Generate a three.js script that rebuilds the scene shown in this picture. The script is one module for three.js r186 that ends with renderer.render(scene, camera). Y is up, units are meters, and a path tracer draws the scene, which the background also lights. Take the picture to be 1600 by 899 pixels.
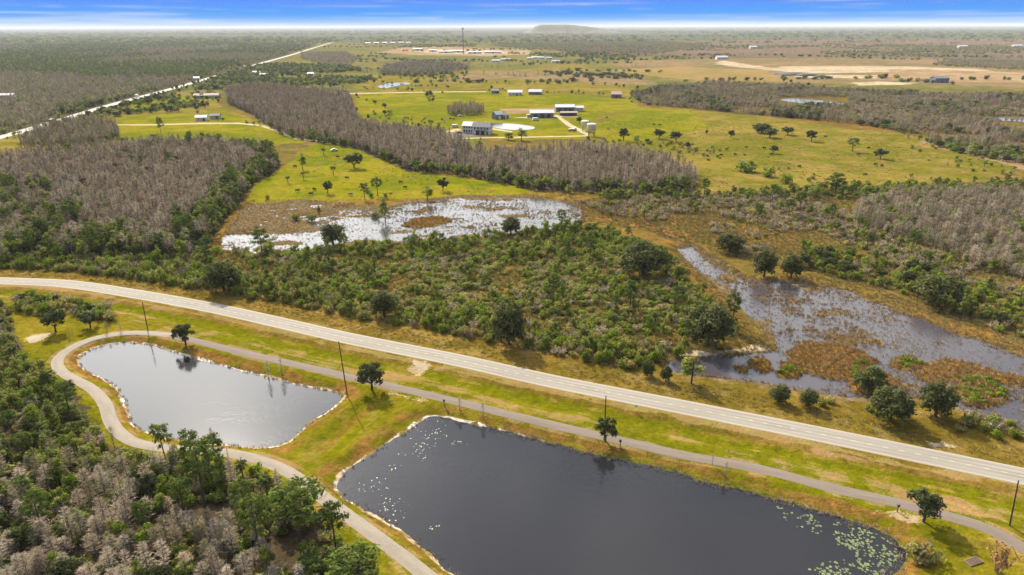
import * as THREE from 'three';
import { MarchingCubes } from 'three/addons/objects/MarchingCubes.js';
import { mergeGeometries } from 'three/addons/utils/BufferGeometryUtils.js';

// ---------------------------------------------------------------- camera, sky, sun, exposure
const W0 = 1600, H0 = 899, F0 = 1067, EYE = 75, PITCH = 20.97 * Math.PI / 180, ROLL = Math.atan2(5, 1600);
const scene = new THREE.Scene();
const camera = new THREE.PerspectiveCamera(2 * Math.atan(H0 / 2 / F0) * 180 / Math.PI, W0 / H0, 1, 120000);
camera.position.set(0, EYE, 0);
camera.rotation.set(-PITCH, 0, -ROLL, 'YXZ');
const SUN_AZ = 27 * Math.PI / 180, SUN_EL = 38 * Math.PI / 180;
const sunDir = new THREE.Vector3(-Math.sin(SUN_AZ) * Math.cos(SUN_EL), Math.sin(SUN_EL), -Math.cos(SUN_AZ) * Math.cos(SUN_EL));
const sun = new THREE.DirectionalLight(new THREE.Color(1, 0.9, 0.72), 5.0);
sun.name = 'sun'; sun.position.copy(sunDir).multiplyScalar(1500); sun.castShadow = true; sun.shadow.radius = 1.2;
Object.assign(sun.shadow.camera, { left: -900, right: 900, top: 900, bottom: -900, near: 1, far: 4000 });
sun.shadow.mapSize.set(4096, 4096);
scene.add(sun, sun.target);
const renderer = new THREE.WebGLRenderer({ antialias: true });
renderer.shadowMap.enabled = true;
renderer.toneMapping = THREE.LinearToneMapping;
renderer.toneMappingExposure = 1.6;
scene.fog = new THREE.FogExp2(new THREE.Color(0.86, 0.92, 1.0), 0.00005);

// ---------------------------------------------------------------- numbers
let seed = 12345;
const rnd = () => { seed = (seed + 0x6d2b79f5) | 0; let t = Math.imul(seed ^ (seed >>> 15), 1 | seed); t = (t + Math.imul(t ^ (t >>> 7), 61 | t)) ^ t; return ((t ^ (t >>> 14)) >>> 0) / 4294967296; };
const rr = (a, b) => a + (b - a) * rnd();
const pick = (a) => a[Math.floor(rnd() * a.length)];
const clamp = (x, a = 0, b = 1) => x < a ? a : x > b ? b : x;
const lerp = (a, b, t) => a + (b - a) * t;
const sstep = (a, b, x) => { const t = clamp((x - a) / (b - a)); return t * t * (3 - 2 * t); };
const NT = new Float32Array(65536);
for (let i = 0; i < 65536; i++) NT[i] = rnd();
function vn(x, y) {                                   // value noise 0..1
  const ix = Math.floor(x), iy = Math.floor(y); let fx = x - ix, fy = y - iy;
  fx = fx * fx * (3 - 2 * fx); fy = fy * fy * (3 - 2 * fy);
  const a = ((ix & 255) | ((iy & 255) << 8)), b = (((ix + 1) & 255) | ((iy & 255) << 8)), c = ((ix & 255) | (((iy + 1) & 255) << 8)), d = (((ix + 1) & 255) | (((iy + 1) & 255) << 8));
  const p = NT[a] + (NT[b] - NT[a]) * fx, q = NT[c] + (NT[d] - NT[c]) * fx;
  return p + (q - p) * fy;
}
const fbm = (x, y) => vn(x, y) * 0.5 + vn(x * 2.03 + 17.3, y * 2.03 + 5.1) * 0.27 + vn(x * 4.1 + 3.7, y * 4.1 + 41.2) * 0.15 + vn(x * 8.3 + 9, y * 8.3 + 2) * 0.08;

// survey: a point of the photograph -> the place on the ground (metres) that it shows
const cp = Math.cos(PITCH), sp = Math.sin(PITCH), cr = Math.cos(ROLL), sr = Math.sin(ROLL);
function G(u, v, h = 0) {
  let x = (u - W0 / 2) / F0, y = -(v - H0 / 2) / F0;
  [x, y] = [x * cr + y * sr, -x * sr + y * cr];
  const dy = y * cp - sp, dz = -(cp + y * sp), t = (EYE - h) / -dy;
  return [x * t, dz * t];
}
function px(x, z, y = 0) {                            // ground place -> photo point, used to know what the frame holds
  const Y = y - EYE, zc = -z * cp - Y * sp, yc = Y * cp - z * sp;
  if (zc <= 0) return null;
  let X = x / zc, Yc = yc / zc;
  [X, Yc] = [X * cr - Yc * sr, X * sr + Yc * cr];
  return [W0 / 2 + X * F0, H0 / 2 - Yc * F0, zc];
}
const GP = (list, h = 0) => list.map(([u, v]) => G(u, v, h));
const mPerPx = (u, v) => { const [x, z] = G(u, v); return Math.hypot(x, z, EYE) / F0 / Math.hypot(1, (u - 800) / F0 * 0.9, (v - 449.5) / F0 * 0.9) * 1.0; };

function inside(poly, x, z) {
  let c = false;
  for (let i = 0, j = poly.length - 1; i < poly.length; j = i++) {
    const [xi, zi] = poly[i], [xj, zj] = poly[j];
    if ((zi > z) !== (zj > z) && x < (xj - xi) * (z - zi) / (zj - zi) + xi) c = !c;
  }
  return c;
}
function segDist(line, x, z, closed) {
  let best = 1e18;
  const n = line.length;
  for (let i = 0; i < (closed ? n : n - 1); i++) {
    const a = line[i], b = line[(i + 1) % n], dx = b[0] - a[0], dz = b[1] - a[1], t = clamp(((x - a[0]) * dx + (z - a[1]) * dz) / (dx * dx + dz * dz));
    const ex = x - a[0] - dx * t, ez = z - a[1] - dz * t, d = ex * ex + ez * ez;
    if (d < best) best = d;
  }
  return Math.sqrt(best);
}
const smoothLine = (pts, n, closed = false) => new THREE.CatmullRomCurve3(pts.map(([x, z]) => new THREE.Vector3(x, 0, z)), closed, 'centripetal').getSpacedPoints(n).map((p) => [p.x, p.z]);

// ---------------------------------------------------------------- the plan of the place
const roadLine = smoothLine(GP([[-420, 441], [-250, 436], [-100, 436], [0, 439], [100, 443.5], [202, 458], [337, 482.5], [439, 505], [540, 528], [719, 564], [867, 597], [1070, 637], [1330, 689], [1600, 745], [1850, 797], [2200, 870]]), 150);
const trailLine = smoothLine(GP([[2000, 1120], [1750, 950], [1650, 885], [1600, 857], [1549, 829], [1482, 807], [1397, 785], [1296, 762], [1195, 735], [1060, 710], [1002, 696], [901, 673], [800, 649], [699, 624.5], [611, 604], [545, 589], [500, 578.6], [440, 565], [380, 551.6], [320, 536.6], [266, 524]]), 120);
const loopLine = smoothLine(GP([[266, 524], [230, 520.5], [200, 520.5], [170, 524], [140, 531], [114, 542], [97, 553], [88.5, 566], [93, 578], [110, 590], [132, 601], [150, 614], [164, 634], [170, 654], [182, 673], [209, 691], [253, 700], [304, 704], [354, 708], [398, 717], [439, 732], [472, 752], [506, 779], [545, 808], [597, 846], [661, 896], [720, 950], [800, 1040]]), 130);
const pond1 = smoothLine(GP([[126, 562], [136, 552], [156, 542.5], [180, 538.5], [210, 538], [236, 541.5], [260, 549], [280, 556], [311, 564], [350, 574.5], [395, 586.5], [440, 597.5], [485, 607.5], [518, 614], [533, 619], [529, 626], [512, 640], [485, 657], [464, 676], [446, 690], [422, 697], [404, 698.5], [365, 694], [305, 688.5], [260, 681], [224, 670], [209, 657], [204, 640], [196, 620], [184, 603], [166, 592], [144, 581], [130, 571]], -0.9), 110, true).slice(0, -1);
const pond2 = smoothLine(GP([[530, 755], [538, 744], [574, 718], [624, 685], [664, 658], [679, 653], [719, 661], [766, 671], [834, 688], [884, 701], [921, 711], [979, 723], [1070, 745], [1094, 755], [1151, 766], [1195, 779], [1262, 796], [1313, 812], [1364, 829], [1397, 846], [1411, 863], [1406, 880], [1384, 899], [1340, 925], [1220, 965], [1000, 985], [860, 975], [770, 940], [709, 893], [692, 880], [665, 853], [631, 827], [598, 809], [550, 782], [530, 765]], -0.9), 130, true).slice(0, -1);
const marsh1 = GP([[345, 388], [352, 362], [385, 325], [400, 316], [470, 313], [530, 324], [600, 328], [640, 316], [720, 308], [830, 308], [905, 320], [915, 340], [870, 360], [760, 366], [640, 377], [560, 374], [480, 388], [400, 396]]);
const marsh2 = GP([[1058, 388], [1082, 384], [1111, 412], [1171, 436], [1262, 440], [1340, 456], [1414, 488], [1499, 520], [1610, 556], [1760, 600], [1780, 720], [1600, 672], [1480, 628], [1400, 614], [1330, 622], [1280, 612], [1200, 598], [1140, 590], [1040, 578], [1048, 563], [1140, 555], [1216, 547], [1205, 520], [1180, 500], [1140, 468], [1100, 432], [1066, 398]]);
const lagoon = GP([[1040, 577], [1050, 562], [1140, 556], [1214, 551], [1235, 562], [1250, 580], [1300, 596], [1280, 608], [1200, 597], [1140, 589]]);
const islands = [
  [[628, 352], [650, 340], [690, 336], [706, 345], [680, 352], [650, 356]],
  [[1229, 553], [1250, 534], [1300, 535], [1345, 548], [1372, 563], [1350, 571], [1312, 591], [1270, 586], [1236, 564]],
  [[1166, 568], [1172, 558], [1190, 557], [1206, 570], [1208, 581], [1190, 582]],
  [[1146, 573], [1156, 567], [1168, 573], [1172, 581], [1152, 580]],
  [[1213, 578], [1218, 563], [1240, 566], [1256, 578], [1245, 588], [1220, 590]],
  [[1320, 592], [1330, 568], [1380, 580], [1406, 600], [1380, 612], [1340, 612]],
  [[1393, 572], [1396, 558], [1425, 556], [1443, 570], [1420, 578]],
  [[1494, 610], [1505, 592], [1545, 590], [1575, 620], [1545, 638], [1510, 630]],
  [[1430, 580], [1480, 560], [1540, 575], [1600, 590], [1600, 602], [1520, 592], [1450, 596]],
].map((p) => GP(p));
const drain = GP([[592, 622], [545, 660], [505, 700]]);

// near-ground distance fields on a half-metre net
const AX0 = -240, AX1 = 240, AZ0 = -350, AZ1 = -56, NS = 0.5, NW = (AX1 - AX0) / NS + 1, NH = Math.round((AZ1 - AZ0) / NS) + 1;
function netOf(fn) { const a = new Float32Array(NW * NH); for (let j = 0, k = 0; j < NH; j++) for (let i = 0; i < NW; i++, k++) a[k] = fn(AX0 + i * NS, AZ0 + j * NS); return a; }
function net(a, x, z) {
  const u = clamp((x - AX0) / NS, 0, NW - 1.001), v = clamp((z - AZ0) / NS, 0, NH - 1.001), i = u | 0, j = v | 0, fx = u - i, fz = v - j, k = j * NW + i;
  return (a[k] * (1 - fx) + a[k + 1] * fx) * (1 - fz) + (a[k + NW] * (1 - fx) + a[k + NW + 1] * fx) * fz;
}
const sparse = (l, n) => l.filter((_, i) => i % n === 0 || i === l.length - 1);
const roadS = sparse(roadLine, 3), pathS = [sparse(trailLine, 2), sparse(loopLine, 1)];
function roadSide(x, z) {                              // signed distance to the road, the ponds' side positive
  let best = 1e18, s = 1;
  for (let i = 0; i < roadS.length - 1; i++) {
    const a = roadS[i], b = roadS[i + 1], dx = b[0] - a[0], dz = b[1] - a[1], t = clamp(((x - a[0]) * dx + (z - a[1]) * dz) / (dx * dx + dz * dz)), ex = x - a[0] - dx * t, ez = z - a[1] - dz * t, d = ex * ex + ez * ez;
    if (d < best) { best = d; s = dx * ez - dz * ex; }
  }
  return Math.sqrt(best) * (s > 0 ? 1 : -1);
}
const NR = netOf(roadSide), NTr = netOf((x, z) => segDist(pathS[0], x, z)), NLo = netOf((x, z) => segDist(pathS[1], x, z));
const pondSd = (p) => { const b = p.reduce((o, [x, z]) => [Math.min(o[0], x), Math.max(o[1], x), Math.min(o[2], z), Math.max(o[3], z)], [1e9, -1e9, 1e9, -1e9]); return (x, z) => x < b[0] - 12 || x > b[1] + 12 || z < b[2] - 12 || z > b[3] + 12 ? 30 : segDist(p, x, z, true) * (inside(p, x, z) ? -1 : 1); };
const NP1 = netOf(pondSd(pond1)), NP2 = netOf(pondSd(pond2)), NM = netOf((x, z) => Math.min(pondSd(marsh1)(x, z), pondSd(marsh2)(x, z))), NI = netOf((x, z) => { let d = 30; for (const q of islands) { const e = Math.hypot(q[0][0] - x, q[0][1] - z); if (e < 40) d = Math.min(d, segDist(q, x, z, true) * (inside(q, x, z) ? -1 : 1)); } return d; });
const NLag = netOf(pondSd(lagoon));
const nearNet = (x, z) => x > AX0 && x < AX1 && z > AZ0 && z < AZ1;
const MARSH_Y = -0.3;
function height(x, z) {
  if (!nearNet(x, z)) return 0;
  const r = net(NR, x, z), tp = Math.min(net(NTr, x, z), net(NLo, x, z)), p = Math.min(net(NP1, x, z), net(NP2, x, z)), m = net(NM, x, z);
  const edge = Math.min(sstep(0, 12, x - AX0), sstep(0, 12, AX1 - x), sstep(0, 12, z - AZ0), sstep(0, 10, AZ1 - z));
  let h = (fbm(x * 0.15, z * 0.15) - 0.5) * 0.35 + (vn(x * 0.9, z * 0.9) - 0.5) * 0.07;
  h -= 0.55 * Math.exp(-((r - 9) ** 2) / 9);
  const dd = segDist(drain, x, z); h -= 0.75 * Math.exp(-dd * dd / 7);
  if (m < 3) {
    const wet = sstep(3, -2, m);
    const far_ = z < -255; let bed = MARSH_Y - 0.06 + (fbm(x * (far_ ? 0.07 : 0.11) + 7, z * 0.16) - 0.47) * 0.9 + (vn(x * 0.5, z * 0.9) - 0.5) * 0.16 + (far_ ? lerp(0.2, -0.1, sstep(-92, -50, x)) : -0.1);
    if (net(NLag, x, z) < 0) bed -= 0.35;
    const i = net(NI, x, z);
    bed = lerp(bed, MARSH_Y + 0.32 + (vn(x * 0.6, z * 0.6) - 0.5) * 0.15, sstep(1.2, -1, i + (vn(x * 0.5, z * 0.5) - 0.5) * 2));
    h = lerp(h, bed, wet);
  }
  h *= sstep(1.8, 4.2, tp) * sstep(4.2, 6.5, Math.abs(r));
  const wob = p + (vn(x * 0.6, z * 0.6) - 0.5) * 0.9;
  if (p < 7) h = p > 0 ? lerp(-0.95, h, sstep(0, 4.2, wob)) : Math.max(-2.2, -0.95 + Math.min(wob, 0) * 0.3);
  return h * edge;
}

// ---------------------------------------------------------------- colours of the ground
const toLin = (c) => { c /= 255; return c <= 0.04045 ? c / 12.92 : ((c + 0.055) / 1.055) ** 2.4; };
const ALB = 0.5;
const L = (r, g, b, k = ALB) => [toLin(r) * k, toLin(g) * k, toLin(b) * k];
const SRGB = new Uint8Array(4097);
for (let i = 0; i <= 4096; i++) { const x = i / 4096; SRGB[i] = Math.round(255 * (x <= 0.0031308 ? x * 12.92 : 1.055 * x ** (1 / 2.4) - 0.055)); }
const enc = (x) => SRGB[clamp(Math.round(x * 4096), 0, 4096)];
// kind of ground: [tone, second tone, third tone, patch size, grain]
const KIND = {
  rough: [L(146, 124, 62), L(120, 112, 52), L(170, 134, 80), 14, 0.30],
  verge: [L(158, 128, 58), L(132, 112, 40), L(178, 148, 84), 5, 0.36],
  lawn: [L(152, 136, 34), L(126, 124, 16), L(170, 144, 60), 9, 0.32],
  scrub: [L(112, 98, 56), L(128, 112, 52), L(150, 116, 66), 8, 0.4],
  litter: [L(92, 80, 62), L(104, 88, 64), L(80, 76, 50), 6, 0.4],
  lime: [L(158, 150, 30), L(126, 134, 16), L(172, 150, 56), 16, 0.3],
  pasture: [L(160, 142, 60), L(130, 126, 36), L(180, 148, 86), 17, 0.32],
  dry: [L(182, 154, 96), L(166, 146, 84), L(190, 148, 98), 30, 0.18],
  orange: [L(154, 116, 56), L(126, 104, 44), L(168, 130, 74), 6, 0.42],
  sand: [L(226, 204, 168), L(204, 176, 134), L(240, 226, 200), 8, 0.15],
  marsh: [L(138, 112, 72), L(150, 130, 96), L(116, 98, 50), 3, 0.42],
  sedge: [L(158, 116, 52), L(138, 108, 42), L(176, 130, 66), 3, 0.36],
  soil: [L(196, 166, 126), L(178, 146, 104), L(212, 186, 150), 40, 0.2],
  brownfield: [L(166, 140, 100), L(140, 128, 84), L(184, 148, 110), 34, 0.3],
  olive: [L(144, 134, 70), L(116, 118, 58), L(164, 142, 88), 34, 0.32],
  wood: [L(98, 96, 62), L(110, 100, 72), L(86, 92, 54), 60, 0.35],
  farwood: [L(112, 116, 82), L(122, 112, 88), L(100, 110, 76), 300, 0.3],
  drive: [L(232, 214, 176), L(222, 200, 158), L(240, 226, 196), 4, 0.1],
  yard: [L(150, 140, 130), L(140, 132, 122), L(160, 150, 138), 4, 0.1],
  shore: [L(248, 236, 222, 0.62), L(220, 196, 160), L(236, 220, 198), 2, 0.3],  // pale sand rim, with sun glint on the wet edge painted into its tone
  mauve: [L(148, 122, 98), L(132, 116, 88), L(160, 130, 108), 70, 0.3],
  cyp: [L(124, 106, 90), L(112, 98, 82), L(132, 112, 98), 40, 0.3],
};
const KN = Object.keys(KIND), KI = Object.fromEntries(KN.map((k, i) => [k, i])), KV = KN.map((k) => KIND[k]);

// woods and fields, in painting order
const P = (kind, pts) => ({ kind: KI[kind], poly: GP(pts) });
const PLAN = [
  P('wood', [[-900, 60], [520, 58], [498, 72], [400, 99], [280, 134], [130, 180], [0, 213], [-900, 480]]),
  P('olive', [[498, 66], [1700, 60], [2400, 70], [2400, 200], [1000, 160], [560, 150], [300, 150]]),
  P('olive', [[290, 133], [380, 106], [500, 74], [640, 90], [720, 110], [560, 150], [350, 150], [240, 160]]),
  P('pasture', [[560, 118], [720, 108], [800, 110], [900, 100], [1000, 120], [990, 150], [560, 150]]),
  P('brownfield', [[690, 130], [720, 112], [850, 112], [960, 112], [1040, 132], [980, 134], [800, 122], [720, 126]]),
  P('brownfield', [[950, 96], [1130, 92], [1400, 86], [1700, 86], [1900, 120], [1700, 140], [1440, 132], [1230, 130], [1060, 124], [980, 108]]),
  P('dry', [[950, 110], [1060, 104], [1200, 110], [1230, 128], [1060, 124]]),
  P('mauve', [[980, 70], [1200, 62], [1700, 62], [2200, 80], [1900, 96], [1500, 92], [1100, 91], [960, 84]]),
  P('cyp', [[860, 76], [940, 66], [1010, 68], [1030, 76], [1020, 88], [900, 86]]),
  P('soil', [[590, 82], [640, 72], [740, 74], [830, 78], [830, 85], [760, 88], [650, 86]]),
  P('sand', [[640, 80], [690, 77], [770, 79], [820, 82], [760, 85], [690, 84]]),
  P('sand', [[1190, 109], [1225, 104], [1300, 103], [1420, 104], [1530, 108], [1560, 113], [1500, 115], [1380, 113], [1290, 115], [1230, 112]]),
  P('sand', [[1110, 98], [1135, 95], [1190, 104], [1240, 108], [1200, 110], [1140, 103]]),
  P('sand', [[1230, 119], [1300, 117], [1430, 117], [1480, 121], [1400, 123], [1280, 122]]),
  P('sand', [[1325, 129], [1370, 127], [1425, 129], [1420, 133], [1345, 133]]),
  P('soil', [[1400, 108], [1560, 112], [1700, 118], [1700, 132], [1500, 128], [1360, 124]]),
  P('scrub', [[985, 150], [1040, 133], [1110, 128], [1200, 130], [1300, 136], [1450, 146], [1700, 140], [1900, 220], [1600, 252], [1500, 238], [1400, 205], [1270, 190], [1160, 178], [1010, 165]]),
  P('orange', [[1240, 186], [1330, 190], [1420, 200], [1330, 206], [1240, 198]]),
  P('sand', [[1575, 172], [1640, 168], [1700, 182], [1590, 180]]),
  P('lime', [[555, 150], [600, 145], [760, 142], [900, 149], [985, 154], [1000, 168], [960, 176], [930, 200], [900, 232], [760, 243], [690, 208], [600, 198], [560, 188]]),
  P('pasture', [[930, 180], [1000, 168], [1080, 172], [1160, 180], [1270, 192], [1330, 202], [1400, 207], [1460, 220], [1560, 240], [1600, 262], [1500, 285], [1300, 292], [1100, 300], [1085, 268], [1040, 250], [960, 235], [900, 230]]),
  P('lime', [[1000, 168], [1080, 172], [1110, 200], [1000, 220], [900, 232], [930, 195]]),
  P('soil', [[1440, 218], [1500, 226], [1600, 250], [1700, 280], [1700, 288], [1590, 262], [1500, 238], [1440, 224]]),
  P('rough', [[900, 228], [760, 240], [745, 214], [800, 218], [915, 217], [960, 222]]),
  P('cyp', [[350, 140], [400, 132], [470, 140], [545, 148], [560, 190], [600, 200], [690, 210], [745, 235], [760, 245], [900, 232], [960, 235], [1040, 250], [1085, 270], [1090, 300], [1000, 302], [900, 300], [830, 297], [760, 280], [700, 270], [640, 268], [560, 232], [490, 222], [440, 212], [395, 180], [355, 160]]),
  P('pasture', [[-300, 240], [0, 214], [130, 184], [250, 148], [330, 145], [345, 165], [400, 190], [440, 214], [480, 222], [430, 226], [330, 222], [220, 226], [120, 235], [0, 250], [-300, 290]]),
  P('lime', [[175, 190], [200, 182], [250, 179], [360, 178], [440, 202], [478, 220], [430, 226], [330, 222], [220, 226], [190, 218]]),
  P('lime', [[190, 166], [250, 150], [300, 152], [290, 164], [240, 170]]),
  P('lime', [[385, 318], [400, 285], [450, 258], [470, 236], [500, 223], [560, 232], [640, 268], [760, 282], [845, 299], [780, 306], [640, 310], [520, 313], [450, 316]]),
  P('litter', [[-100, 252], [0, 250], [130, 235], [230, 225], [330, 222], [400, 228], [432, 240], [440, 262], [400, 285], [380, 312], [345, 352], [325, 388], [300, 402], [200, 406], [60, 412], [-100, 415]]),
  P('orange', [[330, 392], [345, 362], [372, 318], [388, 312], [380, 330], [356, 366], [345, 392]]),
  P('scrub', [[905, 310], [1090, 303], [1200, 298], [1330, 292], [1500, 285], [1720, 280], [1800, 560], [1600, 550], [1500, 515], [1414, 485], [1340, 452], [1262, 436], [1180, 430], [1100, 395], [1040, 375], [960, 350]]),
  P('orange', [[890, 300], [960, 322], [1100, 330], [1260, 340], [1300, 390], [1180, 400], [1090, 380], [1000, 355], [920, 345]]),
  P('orange', [[880, 345], [960, 356], [1050, 376], [1110, 415], [1180, 440], [1270, 438], [1350, 456], [1270, 450], [1160, 448], [1060, 392]]),
  P('scrub', [[-200, 400], [0, 400], [330, 385], [470, 392], [600, 380], [760, 368], [900, 350], [960, 365], [1040, 385], [1080, 430], [1140, 500], [1200, 540], [1130, 552], [1040, 566], [980, 577], [920, 562], [840, 545], [700, 512], [560, 490], [440, 470], [330, 452], [240, 438], [0, 418], [-200, 414]]),
  P('orange', [[1040, 385], [1066, 392], [1110, 440], [1160, 490], [1200, 530], [1215, 546], [1140, 556], [1090, 548], [1150, 530], [1130, 490], [1080, 430]]),
  P('sand', [[1150, 545], [1180, 535], [1205, 545], [1140, 553], [1060, 556], [1080, 548]]),
  P('marsh', [[345, 388], [352, 362], [385, 320], [470, 311], [530, 318], [600, 322], [640, 312], [720, 305], [830, 305], [910, 318], [920, 342], [870, 363], [760, 369], [640, 380], [560, 377], [480, 391], [400, 398]]),
  P('marsh', [[1055, 386], [1084, 382], [1171, 434], [1262, 438], [1414, 486], [1499, 518], [1610, 554], [1780, 600], [1790, 735], [1600, 682], [1480, 636], [1400, 622], [1330, 630], [1280, 620], [1140, 596], [1035, 582], [1048, 560], [1216, 545], [1180, 500], [1100, 432]]),
  P('orange', [[1340, 470], [1440, 500], [1600, 560], [1700, 600], [1700, 560], [1600, 535], [1420, 480]]),
  P('litter', [[-200, 470], [0, 474], [16, 482], [22, 525], [42, 562], [105, 606], [138, 640], [150, 676], [180, 702], [260, 716], [340, 722], [400, 738], [445, 765], [485, 796], [525, 832], [570, 880], [640, 970], [-200, 970]]),
  P('drive', [[866, 180], [872, 180], [896, 196], [921, 208], [919, 213], [905, 206], [885, 196]]),
  P('drive', [[700, 216.2], [760, 214.6], [850, 213], [918, 211.6], [918, 213], [850, 214.6], [760, 216.2], [700, 217.6]]),
  P('drive', [[818, 183], [870, 181], [905, 181.6], [905, 182.8], [870, 183], [830, 185], [800, 184]]),
  P('soil', [[782, 170], [870, 168], [880, 176], [830, 177], [790, 178]]),
  P('yard', [[703, 208], [722, 204], [765, 209], [766, 213], [706, 215]]),
  P('drive', [[690, 206], [715, 201], [722, 203], [705, 207]]),
  P('drive', [[763, 199], [800, 205], [800, 207], [764, 202]]),
  P('drive', [[180, 194.6], [240, 194], [310, 192], [370, 191.6], [408, 195], [440, 204], [462, 215], [508, 221], [505, 222.6], [458, 217], [436, 207], [406, 197.4], [370, 193.6], [310, 194], [240, 196], [180, 196]]),
  P('drive', [[540, 145.6], [690, 143], [760, 142.6], [760, 143.6], [690, 144.2], [540, 147]]),
  P('sand', [[640, 577], [645, 563], [662, 564], [672, 572], [660, 582], [648, 583]]),
  P('sand', [[40, 531], [52, 523], [72, 521], [84, 524], [62, 534], [46, 537]]),
  P('sand', [[1372, 797], [1400, 797], [1436, 812], [1444, 822], [1420, 818], [1390, 808]]),
  P('sand', [[1150, 764.5], [1200, 772], [1270, 789], [1330, 806], [1380, 822], [1380, 824], [1330, 808.5], [1270, 791], [1200, 774.5]]),
  P('sand', [[606, 613.5], [640, 620], [672, 631], [672, 632.5], [640, 622], [606, 615.5]]),
  P('sand', [[1450, 690], [1480, 690], [1490, 700], [1455, 702]]),
];
for (const q of islands) PLAN.push({ kind: KI.sedge, poly: q });
for (const q of PLAN) q.bb = q.poly.reduce((o, [x, z]) => [Math.min(o[0], x), Math.max(o[1], x), Math.min(o[2], z), Math.max(o[3], z)], [1e9, -1e9, 1e9, -1e9]);

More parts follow.
